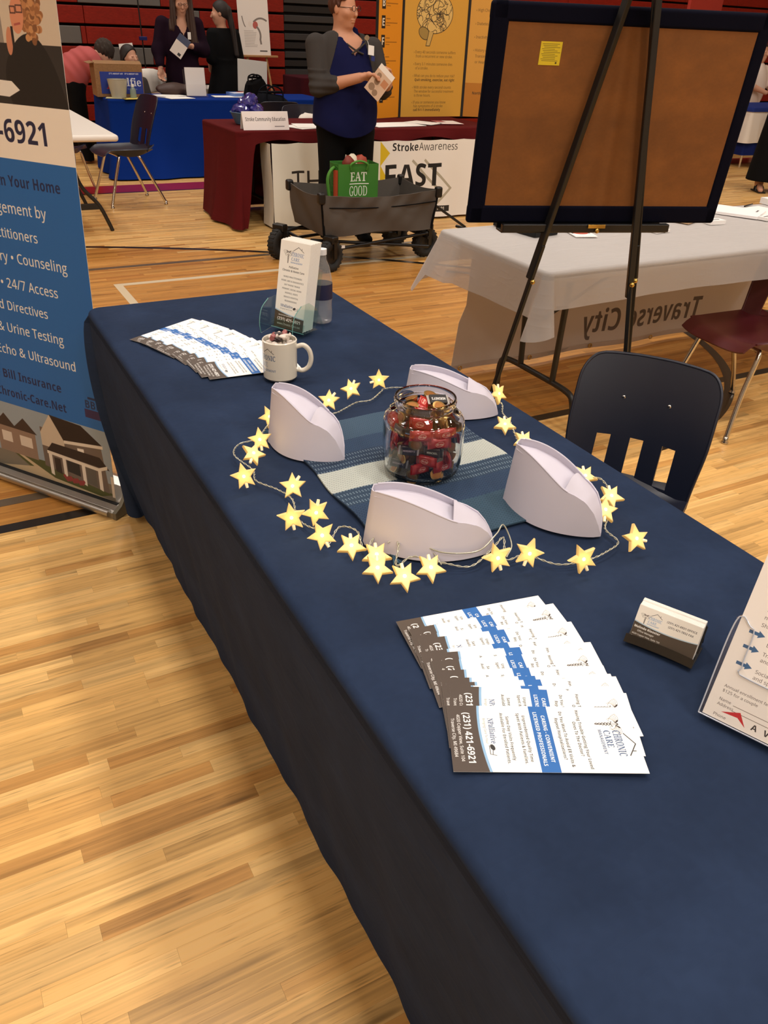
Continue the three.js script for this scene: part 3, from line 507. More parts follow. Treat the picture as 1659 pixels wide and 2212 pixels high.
// white mug with sweets
{
  const X = .667, Z = -1.716, R = .041, Hh = .096, t = thing('coffee_mug', 'white mug printed with a care logo and filled with mints', 'mug', [X, TY + .0035, Z]);
  const print = art(1536, 512, (g, w, h) => {
    g.fillStyle = '#dfd8c8'; g.fillRect(0, 0, w, h); const x = 500, y = 235;
    g.strokeStyle = '#33312f'; g.lineWidth = 7; g.beginPath(); g.moveTo(x - 40, y - 100); g.lineTo(x + 50, y - 160); g.lineTo(x + 150, y - 95); g.moveTo(x + 115, y - 125); g.lineTo(x + 115, y - 148); g.stroke();
    caduceus(g, x - 140, y + 10, 70, '#4a5058'); g.fillStyle = '#40597a'; g.textAlign = 'right'; g.font = `bold 100px ${SERIF}`; g.fillText('CHRONIC', x + 170, y, 330); g.font = `bold 90px ${SERIF}`; g.textAlign = 'left'; g.fillStyle = '#8d9aac'; g.fillText('CARE', x - 150, y + 95, 190); g.font = `bold 44px ${SANS}`; g.fillStyle = '#6f7f98'; g.textAlign = 'right'; g.fillText('MANAGEMENT', x + 170, y + 160, 330);
  });
  const glaze = phys({ color: 0xdfd8c8, roughness: .18, clearcoat: .6, clearcoatRoughness: .08 });
  part('body', new THREE.CylinderGeometry(R, R - .0008, Hh - .008, 64, 1, true).translate(0, Hh / 2 + .001, 0).rotateY(2.91), phys({ color: 0xffffff, map: print, roughness: .18, clearcoat: .6, clearcoatRoughness: .08 }), t);
  part('inside', lathe([[R - .0008, .005], [R - .004, 0], [.0001, 0], [.0001, .006], [R - .006, .007], [R - .0042, .012], [R - .0038, Hh - .003], [R - .002, Hh - .0005], [R, Hh - .003]], 64), glaze, t);
  const hd = -Math.atan2(.47, .88);
  part('handle', tube([[R - .002, .077, 0], [R + .015, .081, 0], [R + .028, .07, 0], [R + .033, .05, 0], [R + .028, .03, 0], [R + .014, .019, 0], [R - .002, .021, 0]], .0058, 50, 12).rotateY(hd), glaze, t);
  const wrap = mat(0xd9cdc0, .35), choc = mat(0x22100c, .35), pk = mat(0x9c5a58, .4), band = mat(0xbfc8c0, .4);
  const put = (n, geo, m, label, x, y, z, rx, ry) => { const o = solo(n, geo, m, label, 'sweet', [X + x, TY + .0035 + y, Z + z], ry, 'sweets heaped in the white mug'); o.rotation.set(rx, ry, 0, 'YXZ'); return o; };
  const mint = join([rb(.017, .01, .012, .004), ...[-1, 1].map((s) => place(new THREE.ConeGeometry(.0062, .008, 7).rotateZ(s * Math.PI / 2), s * .0115, 0, 0))]), bar = join([rb(.02, .008, .011, .002), ...[-1, 1].map((s) => bx(.004, .002, .012, s * .0115, 0, 0))]);
  for (let i = 0; i < 12; i++) { const a = i * 2.4, r = i < 8 ? .024 : .012; put('wrapped_mint', mint, wrap, 'pale wrapped mint heaped in the white mug', Math.cos(a) * r, .083 + (i % 3) * .006 + (i > 7 ? .006 : 0), Math.sin(a) * r, rr(-.6, .6), rr(0, 6)); }
  for (const [x, z, ry, y] of [[.003, -.012, -.4, .101], [-.004, .014, .6, .098], [-.012, .0, 1.3, .094]]) put('wrapped_chocolate_roll', bar, choc, 'dark wrapped chocolate among the mints in the white mug', x, y, z, .15, ry);
  for (const [x, z, y] of [[-.013, -.006, .1], [.017, -.014, .1]]) put('wrapped_mint', mint, pk, 'pink wrapped sweet among the mints in the white mug', x, y, z, .3, 1);
}
// business cards in their little holder
{
  const dir = Math.atan2(.082, .042), turn = -dir, t = thing('business_card_holder', 'small black business card holder beside the clear flyer holder', 'card holder', [.768, TY + .0035, -.565], turn), lean = -.5;
  part('front_lip', sheet((u, v) => [lerp(-.048, .048, u), .001 + v * .011, .0065 - v * .006 + .003 * Math.pow(2 * u - 1, 2)], 8, 4, .0016), phys({ color: 0x141312, roughness: .12, clearcoat: 1 }), t);
  part('base_plate', bx(.096, .002, .05, 0, .001, -.018), M.black, t); part('back_rest', bx(.094, .04, .002, 0, .024, -.03, lean), M.black, t); part('rear_leg', bx(.03, .045, .002, .03, .021, -.05, .35), M.black, t);
  const face = art(1024, 584, (g, w, h) => {
    g.fillStyle = '#efe7d8'; g.fillRect(0, 0, w, h); logo(g, 200, 150, 95, '#8aa4c0');
    g.fillStyle = '#4b4642'; g.font = `bold 46px ${SANS}`; g.textAlign = 'left'; g.fillText('(231) 421-6921 OFFICE', 480, 130); g.fillText('(231) 421-7852 FAX', 520, 200);
    g.fillStyle = '#b4c8d2'; g.beginPath(); g.moveTo(0, 262); g.quadraticCurveTo(500, 350, w, 268); g.lineTo(w, h); g.lineTo(0, h); g.fill(); g.fillStyle = '#4a3c2c'; g.beginPath(); g.moveTo(0, 280); g.quadraticCurveTo(500, 368, w, 282); g.lineTo(w, h); g.lineTo(0, h); g.fill();
    g.fillStyle = '#f0ece2'; g.font = `bold 52px ${SANS}`; g.fillText('Melinda Klooster', 20, 372); g.font = `40px ${SANS}`; g.fillText('Office Manager', 90, 430); g.font = `36px ${SANS}`; g.fillText('4020 Copper View, Suite 104', 20, 490); g.fillText('Traverse City, MI 49684', 20, 540);
  });
  const fm = mat(0xffffff, .5, { map: face }), cs = Math.cos(turn), sn = Math.sin(turn);
  for (let i = 0; i < 8; i++) {
    const d = .0 - i * .0022, o = new THREE.Group(); o.name = numbered('business_card'); scene.add(o); tag(o, i ? 'cream business card in the stack in the black card holder' : 'front business card with a brown band in the black card holder', 'business card', 'business cards in the black holder');
    o.position.set(.768 + d * sn, TY + .0062, -.565 + d * cs); o.rotation.set(lean, turn, 0, 'YXZ');
    part('card', rb(.089, .051, .0019, .0008, 0, .0255 + (i > 4 ? .002 : 0), 0, 0, 0, 0, 1), M.paper, o); if (!i) part('print', new THREE.PlaneGeometry(.0885, .0505).translate(0, .0255, .0011), fm, o);
  }
}
// clear flyer holder at the near right
{
  const dir = Math.atan2(.077, .032), turn = -dir, w = .216, hh = .279, lean = -.42, cs = Math.cos(turn), sn = Math.sin(turn);
  const P0 = [.728 + Math.cos(dir) * w / 2, TY + .0035, -.45 + Math.sin(dir) * w / 2];
  const t = thing('flyer_holder', 'clear acrylic holder with a printed flyer near the business cards', 'flyer holder', P0, turn);
  const face = art(1100, 1420, (g, W, H) => {
    g.fillStyle = '#f4ece2'; g.fillRect(0, 0, W, H); g.fillStyle = '#6e625c'; g.font = `34px ${SANS}`; g.textAlign = 'left';
    ['ShareCare is a program of', 'Leelanau County helping', 'them to live safely in', 'their homes. When', 'needs assistance', 'ShareCare can help:'].forEach((s, i) => g.fillText(s, 120, 470 + i * 52));
    g.fillText('Professional help', 190, 800); g.fillText('by ShareCare', 190, 842); g.fillText('Transportation', 190, 905); g.fillText('and much more', 190, 947); g.fillText('Socialization, education', 190, 1030); g.fillText('and special events', 190, 1072);
    g.fillStyle = '#41658c'; for (const y of [790, 895, 1015]) { g.fillRect(70, y - 16, 62, 22); g.beginPath(); g.moveTo(126, y - 30); g.lineTo(166, y - 5); g.lineTo(126, y + 20); g.fill(); }
    g.fillStyle = '#5a504a'; g.font = `40px ${SANS}`; g.fillText('MORE INFO', 330, 1150); g.font = `28px ${SANS}`; g.fillText('Annual enrollment fee: $75', 60, 1195); g.fillText('$125 for a couple', 60, 1230); g.fillText('231-256-0221', 400, 1255); g.strokeStyle = '#857468'; g.lineWidth = 4; for (const y of [1290, 1325]) { g.beginPath(); g.moveTo(150, y); g.lineTo(W, y); g.stroke(); } g.fillText('Name', 60, 1290); g.fillText('Address', 60, 1325); g.fillText('Phone', 60, 1400);
    g.fillStyle = '#c8242c'; g.beginPath(); g.moveTo(100, 1360); g.lineTo(205, 1312); g.lineTo(258, 1392); g.lineTo(200, 1352); g.fill(); g.fillStyle = '#2a2424'; g.font = `bold 56px ${SANS}`; ['A', 'V', 'A', 'N', 'T', 'I'].forEach((c, i) => g.fillText(c, 290 + i * 74, 1385));
  });
  const up = (y, z) => [y * Math.cos(lean) - z * Math.sin(lean), y * Math.sin(lean) + z * Math.cos(lean)];
  const tilt = (g) => g.rotateX(lean);
  part('back_panel', tilt(bx(w + .008, hh * .86, .0022, 0, hh * .43 + .004, -.026)), M.acrylic, t);
  const pocket = shapeOf([[-w / 2 - .004, .0], [w / 2 + .004, 0], [w / 2 + .004, .13], [w / 2 - .02, .13], [w / 2 - .022, .075], [w / 2 - .032, .068], [-w / 2 + .032, .068], [-w / 2 + .022, .075], [-w / 2 + .02, .125], [-w / 2 + .014, .13], [-w / 2 - .004, .13]]);
  part('front_pocket', tilt(extrude(pocket, .002).translate(0, .004, .004)), M.acrylic, t);
  for (const s of [-1, 1]) part('side_wall', tilt(bx(.0022, .13, .032, s * (w / 2 + .004), .069, -.011)), M.acrylic, t);
  part('bottom_plate', tilt(bx(w + .008, .0022, .034, 0, .004, -.011)), M.acrylic, t);
  part('edges', [tilt(rod([-w / 2 - .004, .004, .006], [w / 2 + .004, .004, .006], .0011, .0011, 5)), tilt(tube([[-w / 2 - .004, .004, .006], [-w / 2 - .004, .13, .006], [-w / 2 + .014, .13, .006], [-w / 2 + .02, .123, .006], [-w / 2 + .022, .08, .006], [-w / 2 + .034, .069, .006], [w / 2 - .034, .069, .006]], .0009, 60, 5))], phys({ color: 0xc9d0dc, roughness: .1, metalness: .2, clearcoat: 1 }), t);
  part('rear_foot', bx(w * .9, .002, .09, 0, .0012, -.075), M.acrylic, t);
  for (let i = 0; i < 5; i++) {
    const o = new THREE.Group(); o.name = numbered('flyer'); scene.add(o); tag(o, i ? 'cream flyer in the stack in the clear flyer holder' : 'front flyer with blue arrows in the clear flyer holder', 'flyer', 'flyers in the clear holder'); const d = .0 - i * .0042;
    o.position.set(P0[0] + d * sn, P0[1] + .0062, P0[2] + d * cs); o.rotation.set(lean, turn, 0, 'YXZ');
    part('sheet', bx(w, hh - .012, .0036, 0, (hh - .012) / 2 + i * .0004, 0), M.paper, o); if (!i) part('print', new THREE.PlaneGeometry(w, hh - .012).translate(0, (hh - .012) / 2, .002), mat(0xffffff, .6, { map: face }), o);
  }
}
// ---------------------------------------------------------------- roll-up banner at the far end of the table
{
  const org = [.366, 0, -2.435], ang = Math.atan2(.82475, .5655), turn = -ang, Wd = .8, R = -.078, T1 = 2.0, T0 = .02, lean = -.04;
  const t = thing('roll_up_banner', 'tall blue and white roll-up banner beside the navy table', 'banner', org, turn);   // local x: along the banner, x = 0 at its right end; local +z faces the reader
  const PX = 1000, W = Math.round(Wd * PX), H = Math.round((T1 - T0) * PX);
  const face = art(W, H, (g) => {
    const X = (s) => (s - (R - Wd)) * PX, Y = (q) => (T1 - q) * PX;
    const F = (px, b) => `${b ? 'bold ' : ''}${px}px ${SANS}`;
    g.fillStyle = '#ece5da'; g.fillRect(0, 0, W, H);
    // office picture
    g.fillStyle = '#c9b9a4'; g.fillRect(0, 0, W, Y(1.25)); g.fillStyle = '#8b8278'; g.fillRect(X(-.62), Y(1.52), 330, 180); g.fillStyle = '#2c2522'; g.fillRect(X(-.64), Y(1.44), 190, 26); g.fillStyle = '#ded3c2'; g.fillRect(X(-.2), Y(1.49), 40, 110); g.fillStyle = '#3c2f28'; g.fillRect(X(-.17), Y(1.62), 80, 100);
    g.fillStyle = '#2b2623'; g.fillRect(X(-.66), Y(1.4), 600, 150); g.fillStyle = '#a98458'; g.fillRect(X(-.42), Y(1.37), 70, 40);
    g.fillStyle = '#17120f'; g.beginPath(); g.moveTo(X(-.29), Y(1.25)); g.quadraticCurveTo(X(-.32), Y(1.33), X(-.275), Y(1.375)); g.quadraticCurveTo(X(-.23), Y(1.43), X(-.18), Y(1.425)); g.quadraticCurveTo(X(-.11), Y(1.39), X(-.078), Y(1.25)); g.fill();
    for (let i = 0; i < 90; i++) { const q = i * 2.4, r = 8 + (i * 37 % 46); g.beginPath(); g.arc(X(-.178) + Math.cos(q) * r * .8, Y(1.478) + Math.sin(q) * r * 1.35, 9, 0, 7); g.fillStyle = ['#b27a4c', '#96623a', '#c08a58', '#7f5230'][i % 4]; g.fill(); }
    g.fillStyle = '#d08a68'; g.beginPath(); g.ellipse(X(-.228), Y(1.467), 25, 44, .12, 0, 7); g.fill(); g.fillStyle = '#c48262'; g.beginPath(); g.ellipse(X(-.268), Y(1.405), 12, 34, .1, 0, 7); g.fill(); g.fillStyle = '#241a16'; g.fillRect(X(-.258), Y(1.44), 9, 46); g.strokeStyle = '#4a2f28'; g.lineWidth = 3; g.strokeRect(X(-.25), Y(1.486), 18, 15); g.strokeRect(X(-.228), Y(1.489), 22, 16); g.strokeStyle = '#a8544a'; g.lineWidth = 5; g.beginPath(); g.moveTo(X(-.242), Y(1.444)); g.lineTo(X(-.218), Y(1.448)); g.stroke();
    g.fillStyle = '#e2dcd2'; g.beginPath(); g.moveTo(X(-.37), Y(1.31)); g.lineTo(X(-.283), Y(1.308)); g.lineTo(X(-.255), Y(1.287)); g.lineTo(X(-.3), Y(1.268)); g.lineTo(X(-.38), Y(1.27)); g.fill();
    // phone number
    g.fillStyle = '#e9e0d2'; g.fillRect(0, Y(1.25), W, 146); g.fillStyle = '#1f2140'; g.textAlign = 'right'; g.font = F(84, true); g.fillText('(231) 421-6921', X(-.165), Y(1.15), 560);
    // blue field
    g.fillStyle = '#1f62a8'; g.fillRect(0, Y(1.104), W, 810);
    const ln = (s, x, y, c, px = 41, w) => { g.fillStyle = c; g.font = F(px, c === '#12214a'); g.textAlign = 'right'; g.fillText(s, X(x), Y(y), w); };
    const nv = '#12214a', wh = '#e8e1d6';
    ln('Care In Your Home', -.149, 1.026, nv, 42, 360); ln('Management by', -.222, .947, wh, 44, 330); ln('Nurse Practitioners', -.272, .871, wh, 42, 400); ln('Primary • Counseling', -.165, .797, wh, 43, 470); ln('Visits • 24/7 Access', -.218, .713, wh, 43, 400); ln('Advanced Directives', -.276, .638, wh, 42, 420); ln('Blood & Urine Testing', -.223, .562, wh, 43, 480); ln('EKG, Echo & Ultrasound', -.183, .482, wh, 43, 520); ln('We Bill Insurance', -.264, .392, nv, 42, 350); ln('www.Chronic-Care.Net', -.254, .323, nv, 42, 440);
    g.fillStyle = '#1b2c52'; g.font = F(38, true); g.textAlign = 'left'; g.fillText('BBB', X(-.167), Y(.365), 76); g.fillStyle = '#33264f'; g.fillRect(X(-.17), Y(.36), 84, 30); g.fillStyle = '#1b2c52'; g.fillRect(X(-.15), Y(.405), 40, 8);
    // street of houses
    const hy = Y(.294); g.fillStyle = '#8f9aa0'; g.fillRect(0, hy, W, H - hy); g.fillStyle = '#cbb79c'; for (const [x, y, r] of [[200, 80, 50], [270, 100, 40], [140, 60, 46], [60, 50, 50]]) { g.beginPath(); g.ellipse(x, hy + y, r * 1.6, r * .5, .3, 0, 7); g.fill(); }
    const poly = (c, p) => { g.fillStyle = c; g.beginPath(); p.forEach(([s, q], i) => (i ? g.lineTo(X(s), Y(q)) : g.moveTo(X(s), Y(q)))); g.fill(); };
    poly('#79705f', [[R - Wd, .1], [R, .1], [R, T0], [R - Wd, T0]]); poly('#4f5128', [[-.55, .1], [-.3, .11], [-.08, .06], [-.2, .02], [-.45, .05]]); poly('#c2ab86', [[-.6, .13], [-.56, .12], [-.36, .05], [-.08, .035], [-.08, T0], [-.7, T0], [-.46, .07]]);
    for (const [s, w] of [[-.62, .09], [-.53, .1]]) { poly('#8c7461', [[s, .1], [s, .2], [s + w, .2], [s + w, .1]]); poly('#3a2c24', [[s - .01, .2], [s + w / 2, .25], [s + w + .01, .2]]); poly('#d1c3b0', [[s + .02, .14], [s + .02, .18], [s + w - .02, .18], [s + w - .02, .14]]); }
    poly('#6b5d52', [[-.4, .09], [-.4, .24], [-.12, .24], [-.1, .06]]); poly('#c3b39c', [[-.4, .17], [-.4, .22], [-.345, .296], [-.29, .21], [-.29, .17]]); poly('#251a16', [[-.345, .296], [-.2, .29], [-.11, .235], [-.29, .212]]); poly('#d7cbb8', [[-.29, .214], [-.11, .237], [-.11, .225], [-.29, .202]]); poly('#e3dacb', [[-.23, .16], [-.23, .2], [-.2, .203], [-.2, .163]]); poly('#2c211c', [[-.38, .155], [-.35, .19], [-.13, .19], [-.09, .15]]); poly('#d9cdb9', [[-.38, .155], [-.14, .148], [-.1, .165], [-.1, .152], [-.14, .135], [-.38, .143]]);
    for (const s of [-.375, -.31, -.22, -.145]) poly('#dcd0bd', [[s, .143], [s + .016, .143], [s + .016, .06], [s, .065]]); poly('#2b2926', [[-.29, .138], [-.23, .138], [-.23, .09], [-.29, .095]]); poly('#5c564c', [[-.2, .135], [-.155, .135], [-.155, .07], [-.2, .075]]); poly('#33281f', [[-.35, .135], [-.32, .135], [-.32, .075], [-.35, .08]]); g.fillStyle = '#8d3a36'; for (let i = 0; i < 16; i++) { g.beginPath(); g.arc(X(-.31 + i * .006), Y(.072 - (i * 7 % 5) * .003), 7, 0, 7); g.fill(); }
    poly('#cfc0ab', [[-.09, .13], [-.078, .13], [-.078, .05], [-.09, .05]]);
  });
  const gg = new THREE.Group();
  const panelGeo = bx(Wd, T1 - T0, .0012, R - Wd / 2, (T1 + T0) / 2, -.05); panelGeo.rotateX(lean);
  part('banner_fabric', panelGeo, mat(0xd8d2c8, .7), t); const pr = new THREE.PlaneGeometry(Wd, T1 - T0).translate(R - Wd / 2, (T1 + T0) / 2, -.0492); pr.rotateX(lean);
  part('print', pr, mat(0xffffff, .62, { map: face }), t);
  // the floor cassette
  const sec = [[0, 0], [0, .022], [-.008, .03], [-.03, .036], [-.046, .036], [-.05, .03], [-.054, .036], [-.09, .075], [-.13, .08], [-.17, .06], [-.19, .02], [-.19, 0]];
  const body = extrude(sec.map(([z, y]) => [z, y]), Wd + .03, 0).rotateY(-Math.PI / 2).translate(-.045, 0, 0);
  part('cassette', body, M.alu, t);
  part('slot', bx(Wd + .02, .008, .014, R - Wd / 2 + .01, .034, -.038), M.blackMatte, t);
  const capShape = shapeOf([[.004, 0], [.003, .024], [-.03, .04], [-.07, .085], [-.12, .092], [-.17, .072], [-.196, .02], [-.196, 0]]);
  for (const x of [-.045, -.045 - Wd - .042]) part('end_cap', extrude(capShape, .012, .002).rotateY(-Math.PI / 2).translate(x + .012, .002, 0), mat(0x6e6858, .4, { metalness: .3 }), t);
  part('front_rail', rod([-.06, .02, .002], [-.06 - Wd, .02, .002], .013, .013, 12), M.alu, t);
  part('support_pole', rod([R - Wd / 2, .06, -.1], [R - Wd / 2, T1, -.1], .012), M.alu, t); part('top_rail', rb(Wd + .01, .03, .02, .006, R - Wd / 2, T1 * Math.cos(lean), -.05 + T1 * Math.sin(lean)), M.alu, t);
}
// ---------------------------------------------------------------- stacking chairs: one plastic shell, slotted back, chrome legs
function chair(name, label, m, pos, turn, group, { slots = 3 } = {}) {
  const t = thing(name, label, 'chair', pos, turn, group);                     // local +z is the way it faces
  // backrest
  const Hb = .395, y0 = .405, core = .15;
  const sl = slots ? [[-.123, -.081], [-.021, .021], [.081, .123]] : [];
  const colsIn = [-core, -.123, -.081, -.021, .021, .081, .123, core];
  const U = [...Array(5).keys()].map((i) => -2 + i / 5).concat(colsIn.map((x) => x / core)).concat([...Array(5).keys()].map((i) => 1 + (i + 1) / 5));
  const Wv = (v) => { const b = lerp(.195, .212, smooth(0, .55, v)); return v < .78 ? b : lerp(core + .008, b, Math.sqrt(Math.max(0, 1 - Math.pow((v - .78) / .22, 2.4)))); };
  const vs = [0, .02, .06, .1, .16, .24, .32, .38, .44, .5, .58, .66, .74, .8, .85, .9, .94, .97, .99, 1];
  const X = (u, v) => (Math.abs(u) <= 1 ? u * core : Math.sign(u) * lerp(core, Wv(v), Math.abs(u) - 1));
  const backFn = (u, v) => { const x = X(u, v), y = y0 + v * Hb * .985 - Math.pow(Math.abs(x) / .2, 3) * .012 * v, z = -.175 - .085 * v - .02 * v * v + .055 * Math.pow(x / .2, 2) * (1 - .45 * v) ; return [x, y, z]; };
  const inSlot = (i, j, A, B) => { const a = X(A[i], .3), b = X(A[i + 1], .3), c = (B[j] + B[j + 1]) / 2; return sl.some(([p, q]) => a >= p - 1e-6 && b <= q + 1e-6) && c > .05 && c < .38; };
  const bk = part('backrest', sheet(backFn, 0, 0, .0075, { us: U, vs, skip: inSlot }), m, t);
  const lip = []; for (let i = 0; i < vs.length; i++) lip.push(backFn(-2, vs[i])); for (const u of [-1.6, -1.2, -.8, -.4, 0, .4, .8, 1.2, 1.6]) lip.push(backFn(u, 1)); for (let i = vs.length - 1; i >= 0; i--) lip.push(backFn(2, vs[i]));
  part('edge_lip', tube(lip, .0055, 120, 7), m, bk);
  for (const s of [-1, 1]) { const p = backFn(s * .07 / core, .68); part('rivet', sph(.0065, p[0], p[1], p[2] + .004, 1, 1, .55, 10), M.chrome, t); }
  // seat
  part('seat', sheet((u, v) => { const x = lerp(-.2, .2, u) * (1 - .08 * Math.pow(v, 2)) * (v < .12 ? lerp(.93, 1, v / .12) : 1), z = lerp(-.185, .22, v), e = Math.abs(2 * u - 1); return [x, .408 + .018 * Math.pow(e, 4) - .02 * Math.sin(Math.PI * v) * (1 - e * e) - .035 * Math.pow(Math.max(0, (v - .82) / .18), 2) + .03 * Math.pow(Math.max(0, (.15 - v) / .15), 2), z]; }, 18, 18, .008), m, t);
  for (const s of [-1, 1]) part('seat_skirt', sheet((u, v) => [s * (.197 - .03 * v), .425 - .055 * v * Math.sin(Math.PI * clamp(u * .9 + .05, 0, 1)), lerp(-.17, .17, u)], 10, 4, .006), m, t);
  // legs
  const leg = (x, z, dx, dz) => tube([[x * .55, .378, z], [x * .86, .376, z], [x, .355, z + dz * .06], [x + dx * .35, .2, z + dz * .5], [x + dx, .018, z + dz]], .011, 34, 10);
  for (const [x, z, dz] of [[-.165, .1, .12], [.165, .1, .12], [-.165, -.06, -.17], [.165, -.06, -.17]]) { const q = part('leg', leg(x, z, Math.sign(x) * .05, dz), M.chrome, t); part('foot', lathe([[.0001, 0], [.015, 0], [.016, .006], [.011, .012], [.011, .03], [.0001, .03]], 16).translate(x + Math.sign(x) * .05, .001, z + dz), M.chrome, q); }
  part('cross_rail', [rod([-.11, .378, .1], [.11, .378, .1], .009), rod([-.11, .378, -.06], [.11, .378, -.06], .009)], M.chrome, t);
  return t;
}
// local +z faces (-.83, .56): toward the table
const chairA = chair('stacking_chair', 'navy plastic chair with three slots in its back, drawn up to the navy table', M.navyPlastic, [1.472, 0, -1.35], Math.atan2(-.83, .56)); chairA.scale.set(.9, .905, .95);
// ---------------------------------------------------------------- white-clothed table on the right
const WX0 = 1.92, WX1 = 4.36, WZ0 = -3.04, WZ1 = -2.28;
foldingTable('long folding table under the white plastic cloth', [(WX0 + WX1) / 2, (WZ0 + WZ1) / 2], 2.42, .745, { h: .734 });
{
  const a = (WX1 - WX0) / 2 - .014, b = (WZ1 - WZ0) / 2 - .014;
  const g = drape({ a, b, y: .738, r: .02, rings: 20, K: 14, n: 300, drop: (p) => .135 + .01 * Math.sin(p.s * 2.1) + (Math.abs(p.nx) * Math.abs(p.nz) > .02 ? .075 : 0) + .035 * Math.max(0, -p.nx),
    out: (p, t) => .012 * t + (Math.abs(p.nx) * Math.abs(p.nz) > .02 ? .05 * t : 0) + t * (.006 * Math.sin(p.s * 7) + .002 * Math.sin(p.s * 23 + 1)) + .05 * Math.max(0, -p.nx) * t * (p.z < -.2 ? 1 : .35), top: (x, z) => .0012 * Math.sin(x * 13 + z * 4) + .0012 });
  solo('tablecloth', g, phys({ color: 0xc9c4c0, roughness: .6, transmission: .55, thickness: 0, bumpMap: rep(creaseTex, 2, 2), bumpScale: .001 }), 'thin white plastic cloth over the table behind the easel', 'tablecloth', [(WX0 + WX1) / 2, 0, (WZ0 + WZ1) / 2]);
}
{
  // banner hung on the far side of that table, its lettering showing through from behind
  const word = art(2048, 512, (g, w, h) => { g.fillStyle = '#d3cac0'; g.fillRect(0, 0, w, h); g.translate(w, 0); g.scale(-1, 1); g.fillStyle = '#7d726b'; g.font = `bold 132px ${SANS}`; g.textAlign = 'left'; g.fillText('Traverse City', 470, 446, 900); });
  const t = thing('table_banner', 'fabric banner hanging behind the white table, lettering showing through in reverse', 'banner');
  const g = sheet((u, v) => [lerp(WX0 + .24, WX1 - .1, u) + (v < .5 && u < .05 ? -.05 * (1 - v) : 0), lerp(.03, .69, v), -3.105 - .012 * Math.sin(u * 21) * (1 - v) - (1 - v) * .03], 50, 8, .0015);
  part('fabric', g, phys({ color: 0xffffff, map: word, roughness: 1, transmission: .5, thickness: 0 }), t);
  part('hem', [sheet((u, v) => [lerp(WX0 + .19, WX1 - .1, u), lerp(.03, .055, v), -3.132 - .012 * Math.sin(u * 21)], 50, 1, .003)], mat(0xb8a89a, .8), t);
  for (let i = 0; i < 6; i++) part('eyelet', place(new THREE.TorusGeometry(.01, .003, 6, 14), WX0 + .235 + i * .42, .045, -3.118 - .012 * Math.sin((i * .42 / 2.2) * 21)), M.brass, t);
}
{
  const face = (draw, w = 256, h = 256) => mat(0xffffff, .6, { map: art(w, h, draw) });
  const blank = (g, w, h, c = '#f2eeea') => { g.fillStyle = c; g.fillRect(0, 0, w, h); };
  const item = (name, label, cat, [x, z], w, d, hgt, turn, m, group, at = .74) => { const o = solo(name, topUV(new THREE.BoxGeometry(w, hgt, d)), m, label, cat, [x, at + .0022 + hgt / 2, z], turn, group); return o; };
  const photo = face((g, w, h) => { blank(g, w, h); g.fillStyle = '#39414c'; g.fillRect(20, 20, w - 40, 120); g.fillStyle = '#b4452c'; g.beginPath(); g.ellipse(w / 2, 110, 90, 60, 0, 0, 7); g.fill(); g.fillStyle = '#5a2822'; g.fillRect(60, 40, 60, 40); });
  item('flyer', 'glossy flyer with a red picture lying by the black tray', 'flyer', [2.46, -2.745], .1, .13, .003, -.3, photo);
  const bc = face((g, w, h) => { blank(g, w, h); g.fillStyle = '#4c4a48'; g.fillRect(40, 90, 170, 46); g.fillRect(60, 160, 120, 20); });
  item('business_card_stack', 'low stack of white business cards in front of the magazine', 'business cards', [2.835, -2.665], .089, .051, .012, .1, bc);
  item('business_card_stack', 'low stack of white business cards right of the magazine', 'business cards', [3.235, -2.715], .089, .051, .018, -.1, bc);
  item('business_card_stack', 'low stack of white business cards beside the notepad', 'business cards', [3.585, -2.705], .089, .051, .014, .2, bc);
  item('magazine', 'tan covered magazine lying under the board corner', 'magazine', [3.165, -2.845], .2, .15, .008, .35, face((g, w, h) => { blank(g, w, h, '#c9a781'); g.fillStyle = '#b5835c'; g.fillRect(30, 40, 120, 120); g.fillStyle = '#8a5a40'; g.fillRect(150, 120, 80, 90); }));
  item('notepad', 'white notepad on the white tablecloth', 'notepad', [3.555, -2.89], .21, .28, .012, .5, face((g, w, h) => { blank(g, w, h, '#f4f0ee'); g.fillStyle = '#5c5654'; g.fillRect(160, 222, 70, 8); }));
  item('paper_sheet', 'loose white sheet tucked under the notepad', 'paper', [3.75, -2.82], .21, .28, .0012, .1, M.paper);
  item('picture_book', 'white picture book with a grey photo on its cover at the table corner', 'book', [4.06, -2.9], .3, .23, .03, -.12, face((g, w, h) => { blank(g, w, h); g.fillStyle = '#5b5551'; g.fillRect(90, 70, 150, 110); }));
  const pen = solo('pen', rod([-.055, 0, 0], [.055, 0, 0], .0042, .003, 8), M.black, 'dark pen lying by the notepad', 'pen', [3.79, .7465, -2.99], .35);
  const tr = thing('black_tray', 'flat black mesh tray on the white tablecloth behind the easel', 'tray', [2.27, .7415, -2.89], .12);
  part('tray_floor', bx(.13, .004, .26, 0, .004, 0), M.blackMatte, tr); for (const s of [-1, 1]) { part('side', bx(.004, .026, .26, s * .065, .014, 0), M.blackMatte, tr); part('side', bx(.13, .026, .004, 0, .014, s * .13), M.blackMatte, tr); } part('lid', bx(.125, .006, .255, 0, .03, 0), M.blackMatte, tr);
}
